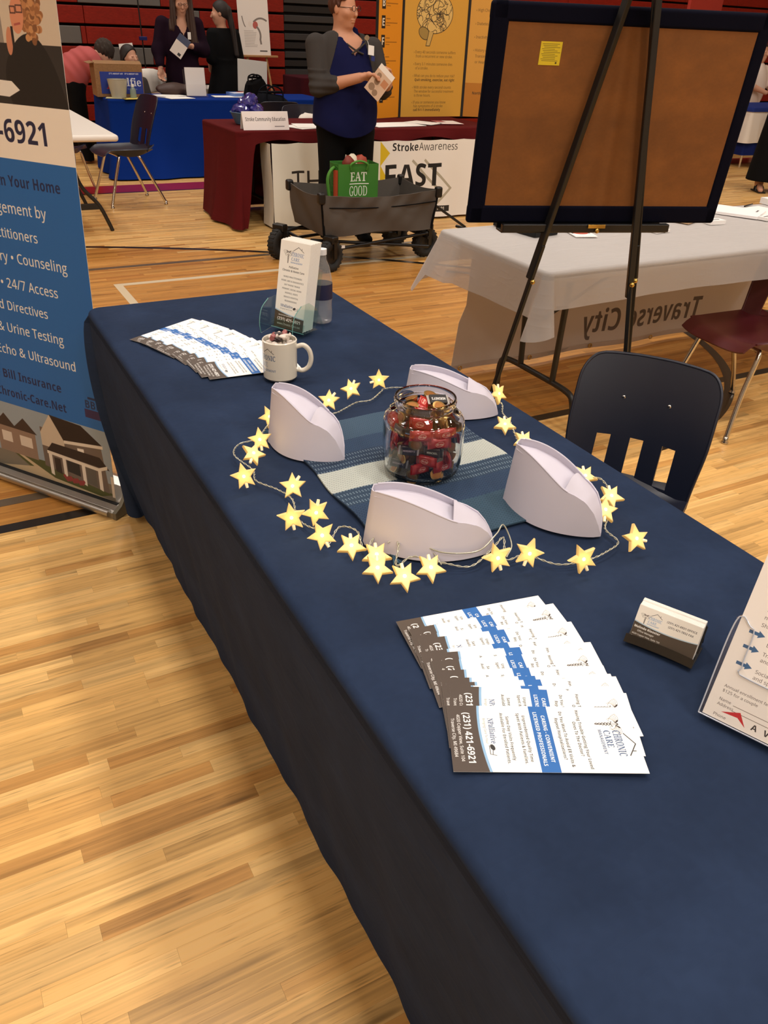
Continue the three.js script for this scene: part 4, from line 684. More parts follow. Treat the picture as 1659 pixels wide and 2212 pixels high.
// ---------------------------------------------------------------- easel and display board, seen from behind
{
  const az = 18 * Math.PI / 180, turn = -az, lean = 7 * Math.PI / 180, org = [1.3178, 1.0159, -1.9457];        // local x along the board, +z toward the camera side
  const e = thing('tripod_easel', 'black metal tripod easel holding the large board', 'easel', [org[0], 0, org[2]], turn);
  const Lz = (y) => .03 + (y - org[1]) * Math.tan(lean), top = 1.69, sx = .362;
  const leg = (s0, s1, nm) => { const q = part(nm, [flatbar([sx + s0, top, Lz(top)], [sx + s0 + (s1 - s0) * .52, .86, Lz(.86)], .021, .016), flatbar([sx + s0 + (s1 - s0) * .45, .96, Lz(.96) + .006], [sx + s1, .02, Lz(.02)], .015, .012)], M.black, e); part('foot', sph(.013, sx + s1, .013, Lz(.02), 1, 1, 1, 10), M.rubber, q); const k = .5; part('knob', [sph(.0075, sx + s0 + (s1 - s0) * k, lerp(top, .02, k) , Lz(lerp(top, .02, k)) + .016, 1, 1, 1, 10), rod([sx + s0 + (s1 - s0) * k, lerp(top, .02, k), Lz(.8)], [sx + s0 + (s1 - s0) * k, lerp(top, .02, k), Lz(lerp(top, .02, k)) + .02], .003)], M.brass, q); };
  leg(-.008, -.295, 'leg'); leg(.012, .325, 'leg');
  const rl = part('leg', [flatbar([sx + .01, top - .01, Lz(top) + .03], [sx + .095, .84, .145], .018, .016), flatbar([sx + .088, .95, .135], [sx + .15, .02, .27], .014, .012)], M.black, e, 'rear leg'); part('foot', sph(.013, sx + .15, .013, .27, 1, 1, 1, 10), M.rubber, rl); part('knob', sph(.0075, sx + .092, .88, .157, 1, 1, 1, 10), M.brass, rl);
  part('head', rb(.06, .07, .05, .008, sx, top + .01, Lz(top) + .01), M.black, e);
  part('tray', [rb(.5, .022, .022, .003, .35, 1.006, .022), rb(.5, .006, .05, .002, .35, .994, -.005), rb(.5, .02, .006, .002, .35, 1.005, -.03)], M.black, e);
  part('tray_clip', [rb(.052, .01, .004, .001, .375, 1.012, .036), sph(.007, .378, 1.0, .037, 1, 1, .6, 10)], M.brass, e);
  const b = thing('display_board', 'large board with a navy fabric frame and plain brown back on the easel', 'board', org, turn); b.rotation.set(lean, turn, 0, 'YXZ');
  const Wb = .75, Hb = .527, fr = .05;
  part('frame', [rb(Wb, fr, .022, .009, Wb / 2, fr / 2, 0), rb(Wb, fr - .006, .022, .009, Wb / 2, Hb - fr / 2 + .003, 0), rb(fr - .002, Hb, .022, .009, fr / 2, Hb / 2, 0), rb(fr - .012, Hb, .022, .009, Wb - fr / 2 + .006, Hb / 2, 0)], cloth(0x090a1a, 12), b);
  part('backing', bx(Wb - .05, Hb - .05, .008, Wb / 2, Hb / 2, .003), mat(0x8a5520, .85, { map: rep(mottleTex, 2, 2) }), b, 'brown hardboard backing');
  part('front_panel', bx(Wb - .06, Hb - .06, .004, Wb / 2, Hb / 2, -.006), mat(0x2a3350, .9), b);
  part('sticker', new THREE.PlaneGeometry(.056, .052).translate(.165, .42, .0078), mat(0xffffff, .6, { map: art(256, 240, (g, w, h) => { g.fillStyle = '#d6bd22'; g.fillRect(0, 0, w, h); g.fillStyle = '#77691c'; for (let i = 0; i < 11; i++) g.fillRect(20 + (i % 3) * 12, 22 + i * 17, 205 - (i * 37 % 60), 6); g.fillStyle = '#4c431a'; g.fillRect(200, 205, 20, 20); }) }), b, 'yellow printed sticker');
}
chair('stacking_chair', 'maroon plastic chair beside the white-clothed table', M.maroonPlastic, [3.04, 0, -2.22], -1.66);
// ---------------------------------------------------------------- stroke awareness table
const MX0 = 2.235, MX1 = 4.72, MZ0 = -7.42, MZ1 = -6.53;
foldingTable('long folding table under the maroon cloth', [(MX0 + MX1) / 2, (MZ0 + MZ1) / 2], 2.46, .87, { h: .734 });
{
  const a = (MX1 - MX0) / 2 - .014, b = (MZ1 - MZ0) / 2 - .014;
  // the ends hang to the floor, the front is gathered up short
  const g = drape({ a, b, y: .739, r: .02, rings: 14, K: 26, n: 340, drop: (p) => (p.nz > .7 && p.x > -a + .04 ? lerp(.7, .085, smooth(-a + .03, -a + .14, p.x)) + .02 * Math.sin(p.x * 9) : .72), out: (p, t) => (p.nx < -.2 ? .06 * t * t * (p.z > 0 ? 1.4 : .9) + .03 * t * Math.sin(p.s * 7) : .015 * t) + t * .012 * Math.sin(p.s * 14) });
  solo('tablecloth', g, cloth(0x581718, 1, { bumpMap: rep(creaseTex, 1.5, 1.5), bumpScale: .0012 }), 'maroon cloth over the stroke awareness table', 'tablecloth', [(MX0 + MX1) / 2, 0, (MZ0 + MZ1) / 2]);
}
{
  const bx0 = 2.5, bx1 = 4.5, by0 = .02, by1 = .655, W = 2048, H = Math.round(W * (by1 - by0) / (bx1 - bx0));
  const face = art(W, H, (g) => {
    const X = (x) => (x - bx0) / (bx1 - bx0) * W, Y = (y) => (by1 - y) / (by1 - by0) * H;
    g.fillStyle = '#e2dece'; g.fillRect(0, 0, W, H); g.fillStyle = '#e6e2da'; g.fillRect(X(3.47), 0, W, H);
    g.fillStyle = '#d3b416'; g.beginPath(); g.moveTo(X(3.47), Y(.655)); g.lineTo(X(3.565), Y(.56)); g.lineTo(X(3.47), Y(.46)); g.fill(); g.beginPath(); g.moveTo(X(3.47), Y(.47)); g.lineTo(X(3.53), Y(.38)); g.lineTo(X(3.47), Y(.27)); g.fill();
    g.strokeStyle = '#aaa38f'; g.lineWidth = 22; for (const d of [0, .13]) { g.beginPath(); g.moveTo(X(3.78 + d), Y(.5)); g.lineTo(X(4.05 + d), Y(.26)); g.lineTo(X(3.8 + d), Y(.03)); g.stroke(); }
    g.textAlign = 'left'; g.fillStyle = '#1d1915'; g.font = `bold 86px ${SANS}`; g.fillText('Stroke', X(3.585), Y(.575), X(3.84) - X(3.585)); g.font = `86px ${SANS}`; g.fillStyle = '#4a443c'; g.fillText('Awareness', X(3.845), Y(.575), X(4.24) - X(3.845));
    g.fillStyle = '#120f0c'; g.font = `bold 262px ${SANS}`; g.fillText('FAST', X(3.5), Y(.285), X(4.25) - X(3.5));
    g.font = `235px ${SANS}`; g.fillStyle = '#2a241c'; g.fillText('THINK', X(2.66), Y(.285), X(3.42) - X(2.66));
    g.fillStyle = '#241f1a'; g.fillRect(X(4.03), Y(.115), 150, 52); g.fillStyle = '#d9d3c8'; g.font = `bold 38px ${SANS}`; g.fillText('1001', X(4.045), Y(.078));
  });
  const t = thing('stroke_banner', 'white stroke awareness banner hung on the front of the maroon table', 'banner');
  part('fabric', sheet((u, v) => [lerp(bx0, bx1, u), lerp(by0, by1, v) - .006 * Math.abs(Math.sin(u * 28)) * v, -6.475 + .012 * Math.sin(u * 33) * (1 - .5 * v) + .02 * (1 - v)], 70, 10, .0015), mat(0xffffff, .75, { map: face }), t);
  part('side_return', sheet((u, v) => [bx0 - .005 + .008 * Math.sin(v * 5), lerp(.015, .65, v), -6.475 - u * .22], 4, 10, .0015), mat(0xe2ddd0, .75), t);
}
{
  // yellow three-panel display
  const t = thing('trifold_display', 'yellow three-panel stroke display with a brain drawing on the maroon table', 'display', [0, .742, 0]);
  const Hh = 1.06, blk = mat(0x15100d, .7);
  const panel = (x0, z0, x1, z1, name, tex) => {
    const w = Math.hypot(x1 - x0, z1 - z0), a = -Math.atan2(z1 - z0, x1 - x0), q = new THREE.Group(); q.name = name; q.position.set(x0, 0, z0); q.rotation.y = a; t.add(q);
    part('print', bx(w - .028, Hh - .01, .012, w / 2, Hh / 2, 0), tex, q); for (const x of [.006, w - .006]) part('edge_strip', bx(.018, Hh, .018, x, Hh / 2, 0), blk, q); return q;
  };
  const fill = (g, w, h, a) => { g.fillStyle = a; g.fillRect(0, 0, w, h); };
  const left = art(360, 1080, (g, w, h) => { fill(g, w, h, '#dd8d14'); ['B', 'E', 'F', 'A', 'S', 'T'].forEach((c, i) => { const y = 150 + i * 150; g.fillStyle = '#1c140c'; g.fillRect(50, y - 50, 56, 100); g.fillStyle = '#e8dcc4'; g.font = `bold 84px ${SANS}`; g.textAlign = 'center'; g.fillText(c, 78, y + 30, 46); g.fillStyle = '#9c600c'; g.font = `24px ${SANS}`; g.textAlign = 'left'; g.fillRect(120, y - 30, 60, 8); g.fillRect(120, y + 2, 170, 8); g.fillRect(120, y + 22, 60, 6); }); });
  const mid = art(760, 1120, (g, w, h) => {
    fill(g, w, h, '#cf9a36'); const cx = 360, cy = 240; g.fillStyle = '#d8b468'; g.strokeStyle = '#2f2413'; g.lineWidth = 6; g.beginPath(); g.ellipse(cx, cy - 20, 215, 170, 0, 0, 7); g.fill(); g.stroke();
    g.save(); g.beginPath(); g.ellipse(cx, cy - 20, 212, 167, 0, 0, 7); g.clip(); g.lineWidth = 5; let s = 7; const r = () => (s = (s * 16807) % 2147483647) / 2147483647; for (let i = 0; i < 46; i++) { let x = cx - 200 + r() * 400, y = cy - 180 + r() * 330, a = r() * 6.28, turn = (r() - .5) * .9; g.beginPath(); g.moveTo(x, y); for (let k = 0; k < 22; k++) { a += turn; if (k % 7 === 6) turn = (r() - .5) * 1.1; x += Math.cos(a) * 11; y += Math.sin(a) * 11; g.lineTo(x, y); } g.stroke(); } g.restore();
    g.fillStyle = '#9d803f'; g.beginPath(); g.ellipse(cx - 115, cy + 150, 70, 48, .5, 0, 7); g.fill(); g.stroke(); g.fillStyle = '#c6a257'; g.beginPath(); g.moveTo(cx - 60, cy + 130); g.lineTo(cx - 90, cy + 255); g.lineTo(cx - 45, cy + 255); g.lineTo(cx - 5, cy + 140); g.fill(); g.stroke();
    g.textAlign = 'left'; g.fillStyle = '#5a4418'; g.font = `32px ${SANS}`;
    [['› Every 40 seconds someone suffers', 560], ['   from a recurrent or new stroke.', 596], ['› Every 3.1 minutes someone dies', 662], ['   of a stroke.', 698], ['› What can you do to reduce your risk?', 764], ['› With stroke every second counts', 866], ['   The window for successful treatment', 902], ['   is three hours.', 938], ['› If you or someone you know', 1000], ['   has symptoms of a stroke', 1034]].forEach(([s, y]) => g.fillText(s, 130, y, 520)); g.font = `bold 32px ${SANS}`; g.fillStyle = '#3c2c10'; g.fillText('   Quit smoking, exercise, eat right', 130, 800, 520); g.fillText('   call 9-1-1 immediately', 130, 1068);
  });
  const right = art(360, 1080, (g, w, h) => { fill(g, w, h, '#d39a3c'); g.fillStyle = '#5a4418'; g.font = `32px ${SANS}`; ['› High Cholesterol', '› Diabetes', '› Inactivity', '› History of', '   Transient', '   or Heart'].forEach((s, i) => g.fillText(s, 60, 180 + i * 110 - (i > 3 ? (i - 3) * 60 : 0))); g.fillStyle = '#b9761d'; g.fillRect(0, 780, w, 300); g.fillStyle = '#3c2c10'; g.font = `bold 34px ${SANS}`; g.fillText('✦ North', 60, 880); });
  panel(3.795, -7.225, 4.12, -7.35, 'left_panel', mat(0xffffff, .6, { map: left })); panel(4.12, -7.35, 4.82, -7.35, 'middle_panel', mat(0xffffff, .6, { map: mid })); panel(4.82, -7.35, 5.12, -7.18, 'right_panel', mat(0xffffff, .6, { map: right }));
}
{
  const tent = thing('name_tent', 'white folded name card on the corner of the maroon table', 'name card', [2.51, .741, -6.63], -.05);
  const face = art(1024, 320, (g, w, h) => { g.fillStyle = '#f0e6e0'; g.fillRect(0, 0, w, h); g.fillStyle = '#5a5252'; g.textAlign = 'center'; g.font = `bold 92px ${SANS}`; g.fillText('Stroke Community Education', w / 2, 165, 900); g.fillStyle = '#8a8080'; g.fillRect(700, 250, 220, 16); });
  part('front_face', bx(.375, .135, .002, 0, .062, .025, -.32), M.paper, tent); part('print', new THREE.PlaneGeometry(.375, .135).rotateX(-.32).translate(0, .062, .0266), mat(0xffffff, .6, { map: face }), tent); part('back_face', bx(.375, .135, .002, 0, .062, -.022, .32), M.paper, tent);
  const bowl = thing('gift_tub', 'pale blue plastic tub of purple gift bags on the maroon table', 'tub', [2.5, .742, -6.98]);
  part('tub', lathe([[.0001, 0], [.1, 0], [.105, .006], [.142, .085], [.148, .088], [.146, .092], [.138, .086], [.098, .01], [.0001, .008]], 40), mat(0x4f7086, .4), bowl);
  const pm = phys({ color: 0x2d2a78, roughness: .2, clearcoat: 1, clearcoatRoughness: .1 });
  for (let i = 0; i < 9; i++) { const a = i * 2.4, r = i < 6 ? .075 : .03; const gg = new THREE.IcosahedronGeometry(.055, 2), p = gg.attributes.position; for (let k = 0; k < p.count; k++) { const f = 1 + .28 * (hash(Math.round(p.getX(k) * 900) + i * 7, Math.round(p.getY(k) * 900 + p.getZ(k) * 1300)) - .5); p.setXYZ(k, p.getX(k) * f, p.getY(k) * f * .85, p.getZ(k) * f); } const fl = gg; fl.computeVertexNormals(); solo('gift_bag', fl, pm, 'shiny purple gift bag heaped in the pale blue tub', 'gift bag', [2.5 + Math.cos(a) * r, .742 + .085 + (i < 6 ? .02 : .07) + (i === 8 ? .03 : 0), -6.98 + Math.sin(a) * r], 0, 'purple gift bags in the tub'); }
  const pap = (x, z, turn, y, label, w = .216, d = .28, m = M.paper, h = .003) => solo('paper_sheet', topUV(new THREE.BoxGeometry(w, h, d)), m, label, 'paper', [x, y + h / 2, z], turn);
  pap(2.86, -6.72, .3, .7418, 'white leaflet beside the folded name card'); pap(2.93, -6.76, -.2, .7458, 'second white leaflet lying over the one by the name card'); pap(3.75, -6.78, .1, .7418, 'large cream sheet under the left panel of the yellow display', .5, .3); pap(4.1, -6.85, .5, .7454, 'cream leaflet lying below the brain drawing'); pap(4.35, -6.85, -.2, .7454, 'white leaflet with a red corner below the brain drawing', .216, .28, mat(0xffffff, .6, { map: art(128, 128, (g, w, h) => { g.fillStyle = '#f0e8e0'; g.fillRect(0, 0, w, h); g.fillStyle = '#a85a60'; g.fillRect(0, 0, 60, 60); }) }));
}
// navy chair and bags behind the maroon table
chair('stacking_chair', 'navy plastic chair with a white bag on it behind the maroon table', M.navyPlastic, [3.42, 0, -7.75], .1);
function blob(name, label, cat, m, [x, y, z], [a, b, c], seedN, turn = 0, amp = .25, det = 4) {
  const g = new THREE.IcosahedronGeometry(1, det), p = g.attributes.position;
  for (let k = 0; k < p.count; k++) { const X = p.getX(k), Y = p.getY(k), Z = p.getZ(k), n = vnoise(X * 2.2 + seedN + 8, Y * 2.2 + Z * 1.7 + 8, 64, 64) - .5 + .5 * (vnoise(X * 5 + 20, Y * 5 + Z * 4 + seedN + 20, 64, 64) - .5), f = 1 + amp * n; p.setXYZ(k, X * a * f, Math.max(Y, -.75) * b * f, Z * c * f); }
  return solo(name, smoothed(g), m, label, cat, [x, y, z], turn);
}
blob('plastic_bag', 'crumpled white plastic bag standing on the navy chair', 'bag', mat(0xe4ddd2, .6), [3.36, .6, -7.72], [.14, .17, .1], 3);
// blue-clothed table and what stands on it
const BX0 = 1.86, BX1 = 4.3, BZ0 = -10.05, BZ1 = -9.3;
foldingTable('long folding table under the bright blue cloth', [(BX0 + BX1) / 2, (BZ0 + BZ1) / 2], 2.42, .73, { h: .734 });
{
  const a = (BX1 - BX0) / 2 - .014, b = (BZ1 - BZ0) / 2 - .014;
  const g = drape({ a, b, y: .739, r: .02, rings: 12, K: 24, n: 340, drop: () => .725, out: (p, t) => .05 * t + .3 * Math.max(0, p.nz) * Math.pow(t, 2.2) * .6 + t * (.025 * Math.sin(p.s * 7.5) + .012 * Math.sin(p.s * 17)) });
  solo('tablecloth', g, cloth(0x072a76, 1, { bumpMap: rep(creaseTex, 1.2, 1.2), bumpScale: .0012 }), 'bright blue cloth over the table by the bleachers', 'tablecloth', [(BX0 + BX1) / 2, 0, (BZ0 + BZ1) / 2]);
  const box = thing('cardboard_box', 'open cardboard box with a blue sign on the blue table', 'box', [2.06, .742, -9.72], -.06);
  part('box_body', [bx(.47, .3, .004, 0, .15, .17), bx(.47, .3, .004, 0, .15, -.17), bx(.004, .3, .34, -.235, .15, 0), bx(.004, .3, .34, .235, .15, 0), bx(.47, .004, .34, 0, .004, 0), bx(.47, .004, .09, 0, .312, .13, .3), bx(.06, .004, .34, -.26, .305, 0, 0, 0, .2)], M.cardboard, box);
  const sg = art(1024, 512, (g, w, h) => { g.fillStyle = '#14308a'; g.fillRect(0, 0, w, h); g.fillStyle = '#d8d8e0'; g.font = `bold 48px ${SANS}`; g.fillText("IT'S ABOUT US!   IT'S ABOUT US!", 220, 62, 760); g.font = `bold 250px ${SERIF}`; g.fillText('Alfie', 470, 330, 520); g.fillStyle = '#b0202c'; g.font = `bold 330px ${SERIF}`; g.fillText('A', 130, 400); g.fillStyle = '#f0f0f4'; g.font = `90px ${SANS}`; g.fillText('★', 190, 300); g.font = `40px ${SANS}`; g.fillStyle = '#8fa0d0'; g.fillText('for State Rep.', 640, 410); });
  part('sign', bx(.42, .2, .003, .02, .13, .174), mat(0xffffff, .55, { map: sg }), box, 'blue sign with white lettering');
  const buck = thing('clear_bucket', 'translucent plastic bucket standing in front of the cardboard box', 'bucket', [2.0, .742, -9.43]); part('wall', lathe([[.07, 0], [.1, .17], [.105, .172], [.098, .168], [.067, .006]], 36), phys({ color: 0xd5d2c2, roughness: .25, transmission: .5, thickness: 0 }), buck); part('bottom', new THREE.CylinderGeometry(.068, .068, .004, 30).translate(0, .004, 0), mat(0xb0b0a4, .5), buck);
  const bt = thing('sanitizer_bottle', 'small clear bottle with a white cap beside the clear bucket', 'bottle', [2.14, .742, -9.4]); part('body', lathe([[.0001, 0], [.03, 0], [.032, .01], [.03, .08], [.014, .1], [.014, .105]], 24), phys({ color: 0xc8d8cc, roughness: .15, transmission: .7, thickness: 0 }), bt); part('cap', new THREE.CylinderGeometry(.015, .015, .025, 18).translate(0, .117, 0), M.white, bt);
  const lh = thing('leaflet_holder', 'clear leaflet holder with blue and white leaflets on the blue table', 'brochure holder', [2.86, .742, -9.6], -.05); part('shell', [bx(.24, .26, .003, 0, .13, -.03, -.15), bx(.24, .12, .003, 0, .06, .04, -.1), bx(.003, .12, .07, -.12, .06, 0), bx(.003, .12, .07, .12, .06, 0)], M.acrylic, lh);
  solo('leaflet', topUV(new THREE.BoxGeometry(.21, .27, .02)), mat(0xffffff, .6, { map: art(128, 160, (g, w, h) => { g.fillStyle = '#e0dcd8'; g.fillRect(0, 0, w, h); g.fillStyle = '#3a5fa0'; g.fillRect(30, 90, 98, 60); }) }), 'white and blue leaflet in the clear holder on the blue table', 'leaflet', [2.86, .885, -9.6], -.05).rotation.set(-.12, -.05, 0, 'YXZ');
  const pap = (x, z, turn, m, label, w = .216, d = .28, y = .7425, h = .003) => solo('paper_sheet', topUV(new THREE.BoxGeometry(w, h, d)), m, label, 'paper', [x, y + h / 2, z], turn);
  pap(2.15, -9.33 - .03, .2, mat(0xd9c25a, .7), 'yellow sheet near the front edge of the blue table', .28, .16); pap(1.97, -9.42, -.3, mat(0xd8cf9c, .7), 'pale yellow sheet at the corner of the blue table', .2, .14); pap(2.62, -9.42, .2, M.paper, 'white sheet in front of the clear leaflet holder', .28, .18); pap(2.55, -9.62, .5, M.paper, 'white folder lying behind the small bottle', .3, .26, .7425, .012);
  pap(3.25, -9.6, -.1, M.paper, 'fan of white papers right of the leaflet holder', .4, .2); pap(3.42, -9.7, .1, mat(0xffffff, .6, { map: art(128, 128, (g, w, h) => { g.fillStyle = '#e8e4e0'; g.fillRect(0, 0, w, h); g.fillStyle = '#5f7fc0'; g.fillRect(0, 0, 50, 50); g.fillStyle = '#c84a3a'; g.fillRect(50, 0, 40, 50); g.fillStyle = '#d8c83a'; g.fillRect(80, 20, 48, 60); }) }), 'brightly printed brochure stack on the blue table', .3, .22, .7425, .035); solo('small_carton', rb(.06, .05, .06, .004), M.white, 'small white carton beside the bright brochures', 'carton', [3.66, .768, -9.72], .3);
  blob('brown_purse', 'slouched brown handbag lying on the blue table', 'bag', mat(0x3a2218, .6), [2.68, .79, -9.78], [.2, .07, .1], 11);
}
// black bags at the end of the blue table
function handbag(name, label, m, pos, turn, [w, h, d]) {
  const t = thing(name, label, 'bag', pos, turn);
  const g = new RoundedBoxGeometry(w, h, d, 6, Math.min(w, h, d) * .3), p = g.attributes.position;
  for (let k = 0; k < p.count; k++) { const y = p.getY(k) / h + .5, x = p.getX(k); p.setXYZ(k, x * (1 - .18 * y * y) + .012 * Math.sin(y * 9), p.getY(k) + h / 2 - .05 * y * Math.pow(x / w * 2, 2) + .02 * y * Math.sin(x * 30), p.getZ(k) * (1 - .45 * y * y) + .012 * Math.sin(x * 24 + y * 7)); } g.computeVertexNormals();
  part('body', g, m, t); for (const s of [-1, 1]) part('handle', tube([[-w * .22, h * .8, s * d * .34], [-w * .2, h * 1.02, s * d * .3], [0, h * 1.12, s * d * .26], [w * .2, h * 1.02, s * d * .3], [w * .22, h * .8, s * d * .34]], .008, 30, 6), m, t);
  part('zip_flap', rb(w * .6, .02, d * .3, .008, 0, h * .985, 0), m, t); return t;
}
handbag('tote_bag', 'upright black fabric bag at the end of the blue table', cloth(0x0c0b0c, 6), [3.5, .742, -9.5], .1, [.26, .2, .16]);
chair('stacking_chair', 'navy plastic chair carrying the bulky black bag', M.navyPlastic, [3.36, 0, -8.6], 3.0);
handbag('duffel_bag', 'bulky black and navy bag standing on a chair behind the gift tub', cloth(0x0f1117, 6), [3.34, .425, -8.62], .15, [.42, .44, .26]);
// poster on a wooden easel with a grey board leaning below it, white table behind
{
  const e = thing('wooden_easel', 'light wooden easel holding the anatomy poster', 'easel', [4.02, 0, -10.9]);
  part('leg', rod([-.2, 0, .18], [-.02, 1.9, -.1], .014), M.wood, e); part('leg', rod([.27, 0, .18], [.06, 1.9, -.1], .014), M.wood, e); part('leg', rod([.02, 0, -.5], [.02, 1.9, -.12], .014), M.wood, e); part('ledge', rb(.52, .022, .06, .004, .03, 1.095, .04), M.wood, e);
  const ps = art(512, 840, (g, w, h) => { g.fillStyle = '#e6ded4'; g.fillRect(0, 0, w, h); g.strokeStyle = '#7e746c'; g.fillStyle = '#8a807a'; g.lineWidth = 16; g.beginPath(); g.moveTo(60, 300); g.quadraticCurveTo(80, 420, 110, 450); g.stroke(); g.beginPath(); g.moveTo(250, 380); g.quadraticCurveTo(360, 280, 480, 360); g.lineWidth = 26; g.stroke(); g.fillStyle = '#b55a50'; g.beginPath(); g.ellipse(280, 420, 44, 52, .2, 0, 7); g.fill(); g.fillStyle = '#e2d8cc'; g.beginPath(); g.ellipse(190, 410, 32, 40, 0, 0, 7); g.fill(); g.lineWidth = 30; g.beginPath(); g.moveTo(300, 440); g.quadraticCurveTo(380, 520, 350, 620); g.lineTo(360, 690); g.stroke(); g.fillStyle = '#a59a90'; for (let i = 0; i < 11; i++) g.fillRect(80, 500 + i * 22, 160 + (i * 53 % 60), 6); g.fillStyle = '#4a4440'; g.fillRect(330, 775, 130, 18); });
  const p = thing('anatomy_poster', 'white anatomy poster board standing on the wooden easel', 'poster', [4.025, 1.107, -10.85]); p.rotation.x = -.12; part('board', bx(.39, .64, .006, 0, .32, 0), M.paper, p); part('print', new THREE.PlaneGeometry(.385, .635).translate(0, .32, .0036), mat(0xffffff, .7, { map: ps }), p);
  foldingTable('white-clothed table standing behind the blue table', [3.25, -11.12], .86, .5, { h: .734, legs: false });
  const g = drape({ a: .44, b: .26, y: .739, r: .02, rings: 8, K: 12, n: 160, drop: () => .7, out: (q, t) => t * (.02 + .012 * Math.sin(q.s * 16)) }); solo('tablecloth', g, mat(0xe2dcd2, .7), 'white cloth on the table behind the women', 'tablecloth', [3.25, 0, -11.12]);
  const gb = thing('grey_board', 'plain grey board propped on the blue table below the poster', 'board', [3.6, .765, -9.86]); gb.rotation.set(-.2, -.1, -.08, 'YXZ'); part('panel', rb(.34, .33, .012, .004, 0, .165, 0), mat(0xb5b2ac, .7), gb);
  const sign = thing('table_sign', 'tall white sign on the white table left of the woman in purple', 'sign', [2.6, .0, -10.9]); sign.rotation.set(-.1, 0, .1, 'YXZ'); part('panel', bx(.16, .5, .006, 0, .95, 0), M.paper, sign); part('stand', bx(.04, .74, .04, 0, .36, -.02), M.black, sign);
  blob('white_box_pile', 'pile of white goods beside the tall white sign', 'goods', mat(0xe0d8cc, .8), [2.62, .82, -10.6], [.22, .14, .1], 17, 0, .2);
  const mp = thing('maroon_cloth_table', 'small table under a dark maroon cloth by the black bleachers', 'table', [4.9, 0, -10.6]); part('cloth', drape({ a: .5, b: .3, y: .9, r: .03, rings: 8, K: 16, n: 140, drop: () => .85, out: (q, t) => t * (.03 + .03 * Math.sin(q.s * 11)) }), cloth(0x3c1118, 4), mp); part('tabletop', bx(.98, .03, .58, 0, .88, 0), M.white, mp);
  solo('white_carton', rb(.3, .09, .16, .006), mat(0xe0d8cc, .8), 'flat white carton on the maroon cloth by the bleachers', 'carton', [5.0, .957, -10.55], 0);
  const st = thing('microphone_stand', 'thin black stand with a clamp in front of the bleachers', 'stand', [2.735, 0, -11.2]); part('pole', rod([.02, 0, 0], [-.02, 1.75, 0], .008), M.black, st); part('clamp', rb(.09, .04, .04, .006, -.0, 1.24, .01), mat(0x555, .5), st); part('base', lathe([[.0001, 0], [.14, 0], [.14, .015], [.02, .03], [.0001, .03]], 24), M.black, st);
}
// bare white folding table and chairs on the left
{
  const t = thing('folding_table', 'bare white plastic folding table beside the roll-up banner', 'table', [.95, 0, -7.37]);
  part('tabletop', rb(.76, .045, 1.86, .02, 0, .7175, 0, 0, 0, 0, 3), mat(0xe4ddd2, .5), t);
  for (const s of [-1, 1]) {
    const z = s * .52; part('leg_frame', [tube([[-.33, .0, z], [-.31, .06, z], [-.25, .2, z], [-.14, .34, z], [-.1, .5, z], [-.1, .695, z]], .015, 30, 8), tube([[.33, .0, z], [.31, .06, z], [.25, .2, z], [.14, .34, z], [.1, .5, z], [.1, .695, z]], .015, 30, 8), rb(.52, .045, .02, .004, 0, .19, z)], M.legBlack, t); part('brace', rod([0, .62, z], [0, .69, z - s * .35], .008), M.legBlack, t);
  }
  const a = chair('stacking_chair', 'navy plastic chair at the end of the bare white table', M.navyPlastic, [1.68, 0, -7.98], -1.45); a.scale.setScalar(1.1);
  chair('stacking_chair', 'dark chair half hidden under the bare white table', M.navyPlastic, [1.2, 0, -8.5], 2.6);
}
